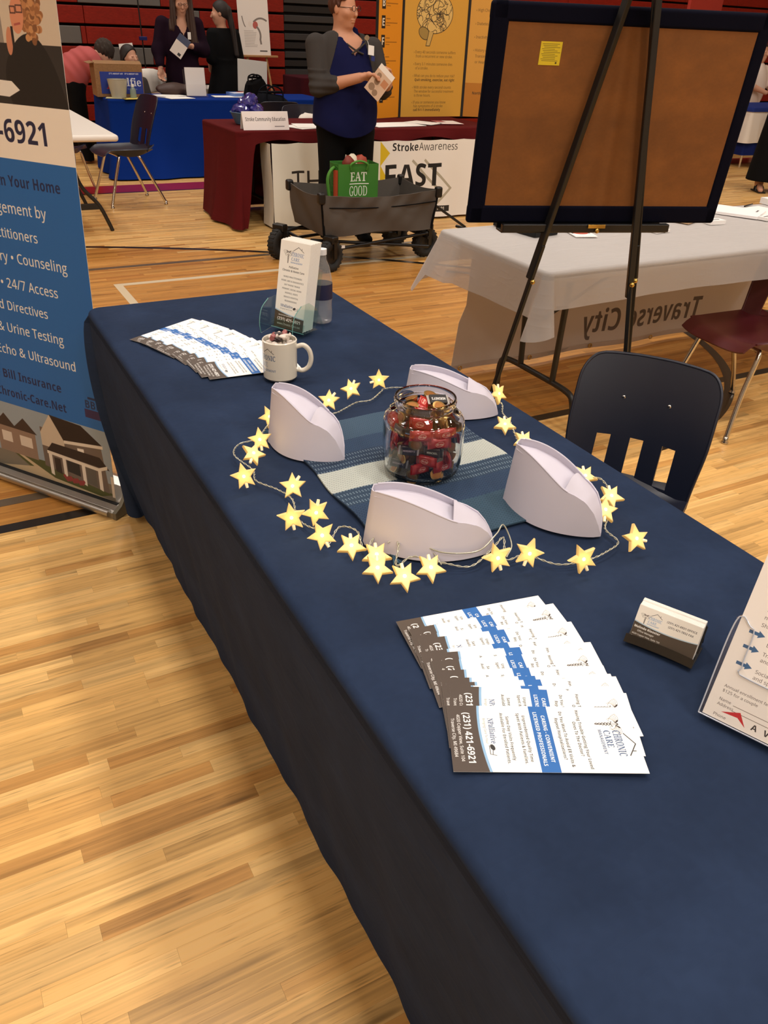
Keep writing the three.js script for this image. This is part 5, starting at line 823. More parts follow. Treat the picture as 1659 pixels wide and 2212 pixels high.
// ---------------------------------------------------------------- fabric wagon with a shopping bag
{
  const t = thing('utility_wagon', 'grey fabric folding wagon in front of the stroke banner', 'wagon', [2.785, 0, -5.43]);
  const gm = cloth(0x57514b, 8, { roughness: .6, bumpMap: rep(weaveTex, 8, 4), bumpScale: .0006 });
  const L = .455, D = .275, tp = .5, bt = .23;
  const cor = (y) => { const k = (y - bt) / (tp - bt); return [lerp(.425, L, k), lerp(.255, D, k)]; };
  const wall = (nm, f, n) => part(nm, sheet(f, n, 8, .006), gm, t);
  const sag = (u, v) => .03 * Math.sin(Math.PI * u) * v * v;
  wall('side_panel', (u, v) => { const y = lerp(bt, tp, v), [a, b] = cor(y); return [lerp(-a, a, u), y - sag(u, v) - .03 * (1 - v) * Math.sin(u * 9) * .3, b + .014 * Math.sin(u * 11 + 3 * v) * Math.sin(Math.PI * v) + .006 * Math.sin(u * 37 - 8 * v) * v]; }, 40);
  wall('side_panel', (u, v) => { const y = lerp(bt, tp, v), [a, b] = cor(y); return [lerp(-a, a, u), y - sag(u, v), -b - .008 * Math.sin(u * 12)]; }, 24);
  wall('end_panel', (u, v) => { const y = lerp(bt, tp, v), [a, b] = cor(y); return [-a - .012 * Math.sin(u * 9 + 3 * v) * Math.sin(Math.PI * v), y - sag(u, v) * .8, lerp(-b, b, u)]; }, 16);
  wall('end_panel', (u, v) => { const y = lerp(bt, tp, v), [a, b] = cor(y); return [a, y - sag(u, v) * .8, lerp(-b, b, u)]; }, 16);
  part('floor_panel', bx(.84, .01, .5, 0, bt + .004, 0), gm, t);
  const seam = (f) => tube([0, .1, .2, .3, .4, .5, .6, .7, .8, .9, 1].map(f), .004, 30, 5);
  part('seam_tape', [seam((u) => { const [a, b] = cor(.41); return [lerp(-a, a, u), .42 - .02 * Math.sin(Math.PI * u), b + .008]; }), ...[-1, 1].map((s) => rod([s * .425, bt, .256], [s * L, tp, D + .003], .009))], M.black2, t);
  for (const sx of [-1, 1]) for (const sz of [-1, 1]) part('corner_cap', rb(.05, .075, .05, .015, sx * L, tp - .02, sz * D), M.black, t);
  part('frame', [rod([-.5, .2, .2], [.42, .1, .24], .011), rod([-.5, .12, .24], [.42, .19, .22], .011), rod([-.5, .2, -.22], [.42, .1, -.22], .011), rod([-.5, .12, -.22], [.42, .18, -.22], .011), rod([-.5, .17, -.24], [-.5, .17, .24], .011), rod([.42, .16, -.24], [.42, .16, .24], .011), rod([-.36, .2, -.22], [-.55, .18, -.2], .012)], M.black, t);
  part('frame_label', [bx(.045, .012, .002, -.4, .175, .225), bx(.03, .02, .002, -.28, .15, .25)], M.white, t);
  const wheel = (x, z, turn, fork) => {
    const w = new THREE.Group(); w.name = 'wheel'; w.position.set(x, .105, z); w.rotation.y = turn; t.add(w);
    const tg = lathe([[.05, -.035], [.085, -.036], [.1, -.026], [.105, -.01], [.105, .01], [.1, .026], [.085, .036], [.05, .035], [.05, -.035]], 44).rotateX(Math.PI / 2);
    part('tyre', tg, M.rubber, w); part('tread', Array.from({ length: 22 }, (_, i) => place(bx(.012, .008, .05), Math.cos(i / 22 * 6.283) * .104, Math.sin(i / 22 * 6.283) * .104, 0, 0, 0, i / 22 * 6.283 + 1.57)), M.rubber, w);
    part('hub', new THREE.CylinderGeometry(.05, .05, .05, 24).rotateX(Math.PI / 2), mat(0x141211, .5), w); if (fork) part('fork', [bx(.03, .13, .008, .01, .05, .046), bx(.03, .13, .008, .01, .05, -.046), rb(.06, .05, .1, .01, .01, .11, 0)], M.black, w);
  };
  wheel(-.585, -.17, .5, true); wheel(-.4, .29, .35, true); wheel(.41, -.25, .05, true); wheel(.455, .13, .15, true);
  part('handle', [rod([.46, .42, .02], [.86, .17, .05], .01), rod([.84, .16, -.04], [.88, .16, .14], .012)], M.black, t);
  const bag = thing('shopping_bag', 'green reusable shopping bag standing in the wagon', 'bag', [2.74, .245, -5.5], -.08);
  const gr = mat(0x2f6f1c, .7, { bumpMap: rep(creaseTex, 1, 1), bumpScale: .003 }), f = art(512, 512, (g, w, h) => { g.fillStyle = '#3a7a22'; g.fillRect(0, 0, w, h); g.fillStyle = '#e8e8d8'; g.textAlign = 'center'; g.font = `bold 105px ${SERIF}`; g.fillText('EAT', w / 2, 145); g.fillRect(140, 162, 250, 8); g.font = `115px ${SERIF}`; g.fillText('GOOD', w / 2, 268, 240); });
  part('front_panel', sheet((u, v) => [lerp(-.15, .15, u), v * .4, .085 + .01 * Math.sin(u * 9) * v], 12, 8, .002), mat(0xffffff, .7, { map: f }), bag); part('back_panel', sheet((u, v) => [lerp(-.15, .15, u), v * .4, -.085], 12, 8, .002), gr, bag);
  part('gusset', [sheet((u, v) => [-.15 - .02 * Math.sin(Math.PI * u) * v, v * .4, lerp(-.085, .085, u)], 6, 6, .002), sheet((u, v) => [.15, v * .4, lerp(-.085, .085, u)], 6, 6, .002), bx(.3, .004, .17, 0, .003, 0)], gr, bag);
  part('trim', sheet((u, v) => [-.152 - .02 * Math.sin(Math.PI * u), .1 + v * .26, lerp(.02, .08, u)], 5, 5, .003), mat(0xb0421c, .7), bag, 'orange printed side strip');
  const strapMat = mat(0x4a8a2c, .7); part('strap', tube([[-.06, .36, .09], [-.06, .4, .1], [0, .42, .1], [.06, .4, .1], [.06, .36, .09]], .008, 30, 6), strapMat, bag); part('strap', tube([[-.2, .15, .05], [-.22, .3, .06], [-.18, .37, .05], [-.12, .36, .0]], .012, 30, 6), strapMat, bag);
  for (const [x, z, c] of [[-.05, .02, 0x7a2a18], [.06, -.02, 0xa0402c], [.0, -.03, 0xd8d0b8]]) blob('grocery_packet', c === 0xd8d0b8 ? 'pale packet sticking out of the green shopping bag' : c === 0x7a2a18 ? 'dark red packet sticking out of the green shopping bag' : 'orange red packet sticking out of the green shopping bag', 'packet', mat(c, .6), [2.74 + x, .63, -5.5 + z], [.05, .06, .035], c % 13, 0, .3, 2);
}
// ---------------------------------------------------------------- people: smooth unions of tapered capsules, meshed with surface nets
function nets(f, lo, hi, cell) {
  const n = [0, 1, 2].map((k) => Math.ceil((hi[k] - lo[k]) / cell) + 1), [nx, ny, nz] = n, val = new Float32Array(nx * ny * nz), I = (i, j, k) => (k * ny + j) * nx + i;
  for (let k = 0; k < nz; k++) for (let j = 0; j < ny; j++) for (let i = 0; i < nx; i++) val[I(i, j, k)] = f(lo[0] + i * cell, lo[1] + j * cell, lo[2] + k * cell);
  const vid = new Int32Array(nx * ny * nz).fill(-1), pos = [], nor = [], uv = [], idx = [];
  const C = [[0, 0, 0], [1, 0, 0], [0, 1, 0], [1, 1, 0], [0, 0, 1], [1, 0, 1], [0, 1, 1], [1, 1, 1]], ED = [[0, 1], [2, 3], [4, 5], [6, 7], [0, 2], [1, 3], [4, 6], [5, 7], [0, 4], [1, 5], [2, 6], [3, 7]];
  for (let k = 0; k < nz - 1; k++) for (let j = 0; j < ny - 1; j++) for (let i = 0; i < nx - 1; i++) {
    const v = C.map(([a, b, c]) => val[I(i + a, j + b, k + c)]); let m = 0; for (let q = 0; q < 8; q++) if (v[q] < 0) m |= 1 << q; if (m === 0 || m === 255) continue;
    let x = 0, y = 0, z = 0, c = 0; for (const [a, b] of ED) if ((v[a] < 0) !== (v[b] < 0)) { const t = v[a] / (v[a] - v[b]); x += lerp(C[a][0], C[b][0], t); y += lerp(C[a][1], C[b][1], t); z += lerp(C[a][2], C[b][2], t); c++; }
    const px = lo[0] + (i + x / c) * cell, py = lo[1] + (j + y / c) * cell, pz = lo[2] + (k + z / c) * cell, e = cell * .5;
    const gx = f(px + e, py, pz) - f(px - e, py, pz), gy = f(px, py + e, pz) - f(px, py - e, pz), gz = f(px, py, pz + e) - f(px, py, pz - e), l = Math.hypot(gx, gy, gz) || 1;
    vid[I(i, j, k)] = pos.length / 3; pos.push(px, py, pz); nor.push(gx / l, gy / l, gz / l); uv.push(px, py);
  }
  const quad = (a, b, c, d, s) => { if (a < 0 || b < 0 || c < 0 || d < 0) return; s ? idx.push(a, b, c, a, c, d) : idx.push(a, c, b, a, d, c); };
  for (let k = 1; k < nz - 1; k++) for (let j = 1; j < ny - 1; j++) for (let i = 1; i < nx - 1; i++) {
    const s = val[I(i, j, k)] < 0;
    if (s !== (val[I(i + 1, j, k)] < 0)) quad(vid[I(i, j - 1, k - 1)], vid[I(i, j, k - 1)], vid[I(i, j, k)], vid[I(i, j - 1, k)], s);
    if (s !== (val[I(i, j + 1, k)] < 0)) quad(vid[I(i - 1, j, k - 1)], vid[I(i - 1, j, k)], vid[I(i, j, k)], vid[I(i, j, k - 1)], s);
    if (s !== (val[I(i, j, k + 1)] < 0)) quad(vid[I(i - 1, j - 1, k)], vid[I(i, j - 1, k)], vid[I(i, j, k)], vid[I(i - 1, j, k)], s);
  }
  const g = new THREE.BufferGeometry(); g.setAttribute('position', new THREE.Float32BufferAttribute(pos, 3)); g.setAttribute('normal', new THREE.Float32BufferAttribute(nor, 3)); g.setAttribute('uv', new THREE.Float32BufferAttribute(uv, 2)); g.setIndex(idx); return g;
}
const cap = (a, b, ra, rb2 = ra) => { const bx1 = b[0] - a[0], by = b[1] - a[1], bz = b[2] - a[2], bb = bx1 * bx1 + by * by + bz * bz || 1e-9; return (x, y, z) => { const px = x - a[0], py = y - a[1], pz = z - a[2], h = clamp((px * bx1 + py * by + pz * bz) / bb, 0, 1); return Math.hypot(px - bx1 * h, py - by * h, pz - bz * h) - (ra + (rb2 - ra) * h); }; };
const ell = (c, r) => (x, y, z) => { const a = (x - c[0]) / r[0], b = (y - c[1]) / r[1], d = (z - c[2]) / r[2], k0 = Math.hypot(a, b, d), k1 = Math.hypot(a / r[0], b / r[1], d / r[2]); return k1 < 1e-9 ? -Math.min(...r) : k0 * (k0 - 1) / k1; };
const smin = (a, b, k) => { const h = Math.max(k - Math.abs(a - b), 0) / k; return Math.min(a, b) - h * h * k * .25; };
const blend = (list, k = .04) => (x, y, z) => { let d = list[0](x, y, z); for (let i = 1; i < list.length; i++) d = smin(d, list[i](x, y, z), k); return d; };
const cutBelow = (f, yOf) => (x, y, z) => Math.max(f(x, y, z), yOf(x, z) - y);
// a head about .23 tall, turned by a and nodded by n around its centre; returns the pieces of skin and a frame for hair and glasses
function headParts(c, a, n = 0, s = 1) {
  const q = new THREE.Quaternion().setFromEuler(new THREE.Euler(n, a, 0, 'YXZ')), w = (x, y, z) => { const v = V(x * s, y * s, z * s).applyQuaternion(q); return [c[0] + v.x, c[1] + v.y, c[2] + v.z]; };
  const inv = q.clone().invert(), tmp = V(0, 0, 0), loc = (f) => (x, y, z) => { tmp.set(x - c[0], y - c[1], z - c[2]).applyQuaternion(inv); return f(tmp.x / s, tmp.y / s, tmp.z / s) * s; };
  const skin = loc((x, y, z) => {
    let d = ell([0, .02, -.012], [.073, .098, .092])(x, y, z); d = smin(d, ell([0, -.052, .026], [.056, .062, .058])(x, y, z), .05); d = smin(d, ell([0, -.095, .05], [.028, .022, .026])(x, y, z), .03);
    d = smin(d, cap([0, .012, .085], [0, -.028, .103], .008, .0125)(x, y, z), .014);
    for (const e of [-1, 1]) { d = smin(d, ell([e * .04, -.02, .06], [.024, .022, .022])(x, y, z), .03); d = Math.max(d, -ell([e * .031, .012, .094], [.017, .011, .014])(x, y, z)); d = smin(d, ell([e * .031, .01, .08], [.014, .011, .012])(x, y, z), .004); d = smin(d, ell([e * .076, -.002, -.01], [.009, .03, .018])(x, y, z), .01); }
    d = smin(d, ell([0, -.058, .083], [.024, .0065, .011])(x, y, z), .008); d = smin(d, ell([0, -.071, .081], [.02, .007, .011])(x, y, z), .008); return d;
  });
  return { skin, w, loc, q };
}
function handParts(wrist, dir, curl, side, s = 1) {                              // dir: unit vector of the fingers; curl: unit vector they bend toward
  const D = V(...dir).normalize(), U = V(...curl).normalize(), S = D.clone().cross(U).normalize().multiplyScalar(side), at = (a, b, c) => { const v = V(...wrist).addScaledVector(D, a * s).addScaledVector(S, b * s).addScaledVector(U, c * s); return [v.x, v.y, v.z]; };
  const out = [cap(at(0, 0, 0), at(.04, 0, 0), .023 * s, .026 * s), cap(at(.05, -.024, 0), at(.07, .026, 0), .016 * s), cap(at(.02, -.02, 0), at(.075, -.022, 0), .015 * s), cap(at(.02, .02, 0), at(.072, .024, 0), .015 * s)];
  [[-.03, .062], [-.01, .072], [.011, .068], [.031, .054]].forEach(([b, L], i) => { const p0 = at(.078 - Math.abs(i - 1.3) * .004, b, .002), p1 = at(.078 + L * .42, b * 1.05, .012), p2 = at(.078 + L * .62, b * 1.05, .034), p3 = at(.078 + L * .55, b, .056); out.push(cap(p0, p1, .0092 * s, .0085 * s), cap(p1, p2, .0085 * s, .008 * s), cap(p2, p3, .008 * s, .0068 * s)); });
  out.push(cap(at(.022, -.026, .004), at(.055, -.05, .016), .012 * s, .0105 * s), cap(at(.055, -.05, .016), at(.08, -.046, .034), .0105 * s, .0085 * s));
  return out;
}
const boundsOf = (c, r) => [c.map((v) => v - r), c.map((v) => v + r)];
// ---- woman holding a leaflet
{
  const t = thing('person', 'woman in a grey and blue raglan top holding a leaflet, standing behind the wagon', 'person', [2.89, 0, -5.93], -.12);
  const hc = [-.035, 1.565, .01], H = headParts(hc, .62, .06);
  const shR = [-.235, 1.345, -.01], elR = [-.245, 1.085, .08], wrR = [0, 1.16, .25], shL = [.19, 1.335, -.01], elL = [.25, 1.075, .07], wrL = [.235, 1.12, .2];
  const torso = [ell([-.025, 1.27, 0], [.195, .2, .125]), ell([-.02, 1.06, .02], [.215, .28, .15]), ell([-.02, .86, .01], [.235, .3, .165])];
  const skin = blend([H.skin, cap([-.045, 1.35, -.02], [-.04, 1.49, -.005], .075, .06), ell([-.025, 1.26, 0], [.18, .18, .112]), ell([-.02, 1.0, .02], [.21, .24, .16]), cap(shR, elR, .06, .05), cap(elR, wrR, .05, .032), cap(shL, elL, .058, .05), cap(elL, wrL, .05, .032), cap([-.12, .8, 0], [-.13, .42, 0], .1, .065), cap([-.13, .42, 0], [-.14, .08, -.01], .065, .045), cap([.11, .8, 0], [.12, .42, .01], .1, .065), cap([.12, .42, .01], [.14, .08, 0], .065, .045)], .03);
  const hR = handParts(wrR, [.86, .25, .35], [.3, -.55, .3], -1), hL = handParts(wrL, [-.25, .9, .3], [-.6, -.1, .55], 1);
  const g = join([nets(skin, [-.4, .0, -.25], [.4, 1.46, .4], .011), nets(skin, [-.17, 1.43, -.14], [.1, 1.72, .16], .0045), nets(blend([cap(elR, wrR, .05, .032), ...hR], .012), [wrR[0] - .04, wrR[1] - .09, wrR[2] - .06], [wrR[0] + .19, wrR[1] + .12, wrR[2] + .16], .0036), nets(blend([cap(elL, wrL, .05, .032), ...hL], .012), [wrL[0] - .16, wrL[1] - .06, wrL[2] - .08], [wrL[0] + .08, wrL[1] + .2, wrL[2] + .16], .0036)]);
  part('body', g, M.skin, t);
  const side = (x, y, s) => (s < 0 ? x + .09 + (1.43 - y) * .33 : .02 - x + .055 + (1.43 - y) * .33);    // below zero: the grey raglan side
  const infl = (f, d) => (x, y, z) => f(x, y, z) - d, tor = infl(blend(torso, .06), .006);
  const hem = (x, z) => .765 + 1.5 * Math.pow(x + .02, 2);
  const wrk = (x, y, z) => .004 * Math.sin(y * 26 + x * 9) * Math.sin(x * 17 + 1);
  const sl = [cap(shR, elR, .074, .062), cap(elR, [elR[0] * .62 + wrR[0] * .38, elR[1] * .62 + wrR[1] * .38, elR[2] * .62 + wrR[2] * .38], .062, .056)], s2 = [cap(shL, elL, .072, .06), cap(elL, [elL[0] * .5 + wrL[0] * .5, elL[1] * .5 + wrL[1] * .5, elL[2] * .5 + wrL[2] * .5], .06, .052)];
  const ring = (x, y, z) => .003 * Math.sin(y * 130) * (y < 1.2 ? 1 : 0);
  // grey: torso sides above the armpit together with the sleeve
  const grey = (arm, s) => (x, y, z) => { const a = blend(arm, .02)(x, y, z) + ring(x, y, z), tz = Math.max(tor(x, y, z) - .002, side(x, y, s), 1.13 - y); const d = smin(a, tz, .03); return Math.max(d, 1.28 + Math.abs(x - .015) * 1.25 - y < 0 && z > .02 ? .02 : -1, y - 1.455 + .25 * Math.min(.13, Math.abs(x + .03))); };
  const gm = cloth(0x3f3b38, 3), bm = cloth(0x16193f, 3);
  part('sleeve', nets(grey(sl, -1), [-.38, .98, -.2], [.06, 1.5, .26], .008), gm, t); part('sleeve', nets(grey(s2, 1), [-.06, .95, -.2], [.38, 1.5, .26], .008), gm, t);
  part('top', nets((x, y, z) => Math.max(tor(x, y, z) + wrk(x, y, z) - .003, hem(x, z) - y, y - 1.4 - .1 * (z < 0 ? 1 : 0), -Math.min(side(x, y, -1) + .004, side(x, y, 1) + .004) - (y < 1.13 ? 1 : 0), 1.285 + Math.abs(x - .015) * 1.25 - y < 0 && z > .02 ? .02 : -1), [-.32, .72, -.26], [.3, 1.5, .28], .008), bm, t);
  part('neck_strap', [tube([[-.05, 1.36, .115], [.015, 1.32, .135], [.07, 1.3, .135]], .0065, 12, 6), tube([[.09, 1.37, .115], [.03, 1.33, .135], [-.02, 1.3, .14]], .0065, 12, 6)], gm, t);
  part('trousers', nets(blend([ell([-.01, .85, -.01], [.215, .17, .165]), cap([-.115, .78, 0], [-.125, .42, 0], .112, .085), cap([-.125, .42, 0], [-.14, .07, -.01], .085, .07), cap([.1, .78, 0], [.115, .42, .01], .112, .085), cap([.115, .42, .01], [.14, .07, 0], .085, .07)], .04), [-.3, .03, -.25], [.3, 1.06, .25], .012), M.black2, t);
  for (const [x, z] of [[-.14, .05], [.14, .06]]) part('shoe', nets(blend([ell([x, .035, z], [.048, .036, .12]), ell([x, .05, z - .06], [.042, .05, .055])], .03), [x - .08, .0, z - .16], [x + .08, .13, z + .16], .008), M.black2, t);
  const hair = H.loc((x, y, z) => { const f = ell([0, .035, -.02], [.086, .1, .1])(x, y, z) + .004 * Math.sin(x * 190 + y * 90) * Math.sin(z * 170); return Math.max(f, z - .055 - (y - .06) * .9, .0 - y - .02 - (z < -.03 ? .06 : 0) + (z > .02 ? .07 : 0)); });
  part('hair', nets(hair, hc.map((v) => v - .16), hc.map((v) => v + .17), .0055), M.hairAuburn, t);
  const gl = []; for (const s of [-1, 1]) { gl.push(new THREE.TorusGeometry(.021, .0022, 6, 20).scale(1, .78, 1).translate(s * .031, .01, .105), rod([s * .05, .014, .103], [s * .078, .01, -.01], .0018, .0018, 6)); } gl.push(rod([-.012, .012, .107], [.012, .012, .107], .0018, .0018, 6)); const gj = join(gl); gj.applyQuaternion(H.q); gj.translate(...hc);
  part('glasses', gj, M.black, t);
  part('badge', [bx(.05, .06, .004, .125, 1.325, .135, -.15, .3, -.12), rod([.11, 1.355, .13], [.1, 1.39, .115], .0015)], M.white, t, 'white name badge'); part('badge_reel', new THREE.CylinderGeometry(.017, .017, .006, 20).rotateX(Math.PI / 2).translate(.098, 1.4, .118), M.chrome, t); part('badge_tab', bx(.03, .03, .003, .135, 1.275, .15, -.1, .3, -.12), mat(0x1c2b6a, .5), t);
  const face = art(256, 380, (g, w, h) => { g.fillStyle = '#c9a98c'; g.fillRect(0, 0, w, h); g.fillStyle = '#e6dccf'; g.fillRect(0, 0, w, 70); g.fillStyle = '#8c6f54'; for (const [x, y, r] of [[70, 130, 34], [90, 210, 40], [70, 300, 46], [150, 330, 40]]) { g.beginPath(); g.arc(x, y, r, 0, 7); g.fill(); } g.fillStyle = '#b87a50'; g.fillRect(150, 120, 90, 90); });
  const lf = solo('leaflet', bx(.134, .2, .002), mat(0xffffff, .6, { map: face }), 'tan printed leaflet held by the woman in the raglan top', 'leaflet', [2.89 + .085, 1.137, -5.93 + .335], 0); lf.rotation.set(-.1, -.1, -.72, 'YXZ');
}
// ---- simpler figures further off
function figure(label, pos, turn, spec, group) {
  const t = thing('person', label, 'person', pos, turn, group), H = headParts(spec.head, spec.look || 0, spec.nod || 0, spec.size || 1);
  const limbs = spec.bones.map((b) => cap(...b)), sk = blend([H.skin, ...limbs, ...(spec.ells || []).map((e) => ell(...e))], .03), [lo, hi] = spec.box;
  const hands = (spec.hands || []).map((h) => nets(blend(handParts(...h), .012), h[0].map((v) => v - .17), h[0].map((v) => v + .17), .0055));
  part('body', join([nets(sk, lo, hi, .014), nets(H.skin, spec.head.map((v) => v - .16), spec.head.map((v) => v + .16), .006), ...hands]), spec.skin || M.skinPale, t);
  for (const [nm, f, b, m, c] of spec.wear) part(nm, nets(f, b[0], b[1], c || .012), m, t);
  if (spec.hair) part('hair', nets(spec.hair(H), ...boundsOf(spec.head, spec.hairR || .3), .008), spec.hairMat, t);
  return { t, H };
}
{
  const { t, H } = figure('woman with long brown hair and a dark purple cardigan behind the blue table', [2.95, 0, -10.35], -.1, {
    head: [.03, 1.62, .03], look: 0, nod: .35, box: [[-.45, .0, -.25], [.4, 1.55, .4]], skin: M.skinPale,
    bones: [[[.02, 1.4, -.01], [.03, 1.55, .01], .06, .052], [[-.19, 1.41, 0], [-.26, 1.16, .03], .055, .045], [[-.26, 1.16, .03], [-.27, .98, .12], .045, .03], [[.19, 1.41, 0], [.235, 1.17, .03], .055, .045], [[.235, 1.17, .03], [.08, 1.2, .2], .045, .03], [[-.1, .85, 0], [-.1, .06, 0], .09, .05], [[.1, .85, 0], [.1, .06, 0], .09, .05]], ells: [[[0, 1.2, 0], [.16, .26, .11]], [[0, .95, 0], [.16, .2, .12]]],
    hands: [[[-.27, .98, .12], [-.1, -.95, .2], [.3, -.1, .6], 1], [[.08, 1.2, .2], [-.85, .1, .3], [-.2, -.75, .3], 1]],
    wear: [['cardigan', (x, y, z) => Math.max(blend([ell([0, 1.22, 0], [.2, .27, .135]), ell([0, .93, 0], [.2, .25, .15]), cap([-.19, 1.41, 0], [-.265, 1.15, .03], .075, .066), cap([-.265, 1.15, .03], [-.27, 1.02, .1], .064, .05), cap([.19, 1.41, 0], [.245, 1.16, .03], .075, .066), cap([.245, 1.16, .03], [.12, 1.19, .17], .064, .05)], .05)(x, y, z), z > .03 && y > 1.3 + Math.abs(x - .02) * 1.6 ? .02 : -1), [[-.4, .68, -.25], [.4, 1.56, .3]], cloth(0x1e0f1c, 3)], ['trousers', blend([cap([-.1, .8, 0], [-.1, .05, 0], .11, .08), cap([.1, .8, 0], [.1, .05, 0], .11, .08)], .03), [[-.28, .02, -.2], [.28, .98, .2]], M.black2, .018]],
    hair: (H) => (x, y, z) => { const l = H.loc((a, b, c) => Math.max(ell([0, .03, -.02], [.09, .105, .105])(a, b, c), c - .05 - (b - .05) * .8))(x, y, z); const s = Math.min(cap([-.055, 1.66, .03], [-.09, 1.36, .07], .035, .04)(x, y, z), cap([.11, 1.66, .03], [.13, 1.2, .12], .04, .05)(x, y, z)); return smin(l, s + .006 * Math.sin(x * 160), .04); }, hairMat: M.hairBrown, hairR: .48 });
  const gl = []; for (const s of [-1, 1]) gl.push(new THREE.TorusGeometry(.021, .0024, 6, 18).scale(1, .75, 1).translate(s * .031, .01, .105)); gl.push(rod([-.012, .012, .107], [.012, .012, .107], .002)); const gj = join(gl); gj.applyQuaternion(H.q); gj.translate(.03, 1.62, .03); part('glasses', gj, M.black, t);
  part('name_tag', bx(.035, .07, .004, .07, 1.3, .16), M.white, t);
  const bk = solo('booklet', rb(.14, .215, .012, .002), mat(0xffffff, .6, { map: art(200, 300, (g, w, h) => { g.fillStyle = '#ddd2c6'; g.fillRect(0, 0, w, h); g.fillStyle = '#3c4560'; g.fillRect(0, 0, w, 100); g.fillStyle = '#2a2624'; g.fillRect(120, 240, 50, 40); }) }), 'booklet held up by the woman in the purple cardigan', 'booklet', [2.95 - .09, 1.2, -10.35 + .28], 0); bk.rotation.set(-.1, -.1, -.66, 'YXZ');
}
figure('woman with a dark ponytail in a black dress behind the blue table', [3.5, 0, -10.5], .2, {
  head: [-.03, 1.53, 0], look: -2.2, nod: .1, size: .98, box: [[-.35, .0, -.25], [.35, 1.48, .3]], skin: M.skinPale,
  bones: [[[-.01, 1.33, -.01], [-.02, 1.46, 0], .055, .05], [[-.15, 1.32, 0], [-.19, 1.08, .02], .05, .042], [[-.19, 1.08, .02], [-.12, .95, -.12], .042, .03], [[.15, 1.32, 0], [.19, 1.08, .02], .05, .042], [[.19, 1.08, .02], [.1, .95, -.14], .042, .03], [[-.08, .8, 0], [-.08, .06, 0], .08, .045], [[.08, .8, 0], [.08, .06, 0], .08, .045]], ells: [[[0, 1.15, 0], [.14, .25, .1]]],
  wear: [['dress', (x, y, z) => { const w = y < 1 ? .155 + (1 - y) * .28 : 0; return Math.max(blend([ell([0, 1.18, 0], [.17, .25, .12]), cap([-.145, 1.32, 0], [-.185, 1.07, .02], .066, .062), cap([.145, 1.32, 0], [.185, 1.07, .02], .066, .062), (a, b, c) => Math.max(Math.hypot(a, c * 1.25) - (.15 + Math.max(0, 1.02 - b) * .26), b - 1.06, .5 - b)], .05)(x, y, z), y - 1.385); }, [[-.38, .44, -.34], [.38, 1.45, .34]], M.black2, .013]],
  hair: (H) => (x, y, z) => smin(H.loc((a, b, c) => Math.max(ell([0, .03, -.018], [.086, .102, .104])(a, b, c), c - .045 - (b - .05) * .8))(x, y, z), cap([.05, 1.56, .07], [.1, 1.12, .12], .035, .03)(x, y, z) + .004 * Math.sin(x * 170), .03), hairMat: M.hairDark, hairR: .45 });
figure('woman in a pink sweater bending over behind the cardboard box', [1.82, 0, -10.45], 0, {
  head: [.3, 1.1, -.03], look: 2.4, nod: .8, box: [[-.3, .0, -.25], [.45, 1.2, .4]],
  bones: [[[.15, 1.06, 0], [.26, 1.09, -.02], .06, .055], [[.1, 1.05, .1], [.25, .86, .15], .05, .04], [[.25, .86, .15], [.36, .8, .1], .04, .03], [[.1, 1.05, -.14], [.25, .86, -.15], .05, .04], [[-.08, .85, .08], [-.06, .06, .08], .09, .05], [[-.08, .85, -.08], [-.04, .06, -.08], .09, .05]], ells: [[[0, .97, 0], [.16, .14, .14]]],
  wear: [['sweater', (x, y, z) => Math.max(blend([ell([-.08, .9, 0], [.17, .2, .19]), ell([.08, 1.02, 0], [.17, .15, .18]), cap([.1, 1.04, .12], [.25, .86, .16], .075, .06), cap([.1, 1.04, -.15], [.25, .86, -.16], .075, .06)], .08)(x, y, z) + .004 * Math.sin(x * 60 + y * 40), .74 + (x + .1) * .35 - y - .06 * Math.sin(z * 9)), [[-.35, .62, -.32], [.4, 1.26, .32]], cloth(0xb25a58, 4)], ['trousers', blend([ell([-.09, .8, 0], [.14, .14, .17]), cap([-.08, .78, .08], [-.05, .05, .08], .1, .07), cap([-.08, .78, -.08], [-.03, .05, -.08], .1, .07)], .04), [[-.3, .02, -.25], [.2, .98, .25]], M.black2, .016]],
  hair: (H) => (x, y, z) => H.loc((a, b, c) => ell([0, .03, -.02], [.1, .11, .115])(a, b, c) + .008 * Math.sin(a * 120) * Math.sin(b * 110 + c * 90))(x, y, z), hairMat: mat(0x33281f, .85), hairR: .2 });
figure('dark-haired child whose face shows just above the cardboard box', [2.34, 0, -10.25], 0, {
  head: [0, 1.08, 0], look: .5, size: .92, box: [[-.25, .0, -.2], [.25, 1.0, .25]], bones: [[[0, .9, -.01], [0, 1.0, 0], .045, .042], [[-.06, .5, 0], [-.06, .05, 0], .06, .04], [[.06, .5, 0], [.06, .05, 0], .06, .04]], ells: [[[0, .7, 0], [.12, .22, .09]]],
  wear: [['shirt', blend([ell([0, .7, 0], [.145, .23, .11]), cap([-.12, .84, 0], [-.17, .6, .03], .05, .045), cap([.12, .84, 0], [.17, .6, .03], .05, .045)], .04), [[-.26, .42, -.18], [.26, .96, .18]], mat(0x3a3432, .9), .014]],
  hair: (H) => H.loc((a, b, c) => Math.max(blend([ell([0, .03, -.022], [.09, .105, .108]), ell([-.07, -.05, -.02], [.035, .09, .06]), ell([.07, -.05, -.03], [.03, .09, .05])], .03)(a, b, c), c - .045 - (b - .05) * .7)), hairMat: M.hairDark, hairR: .2 });
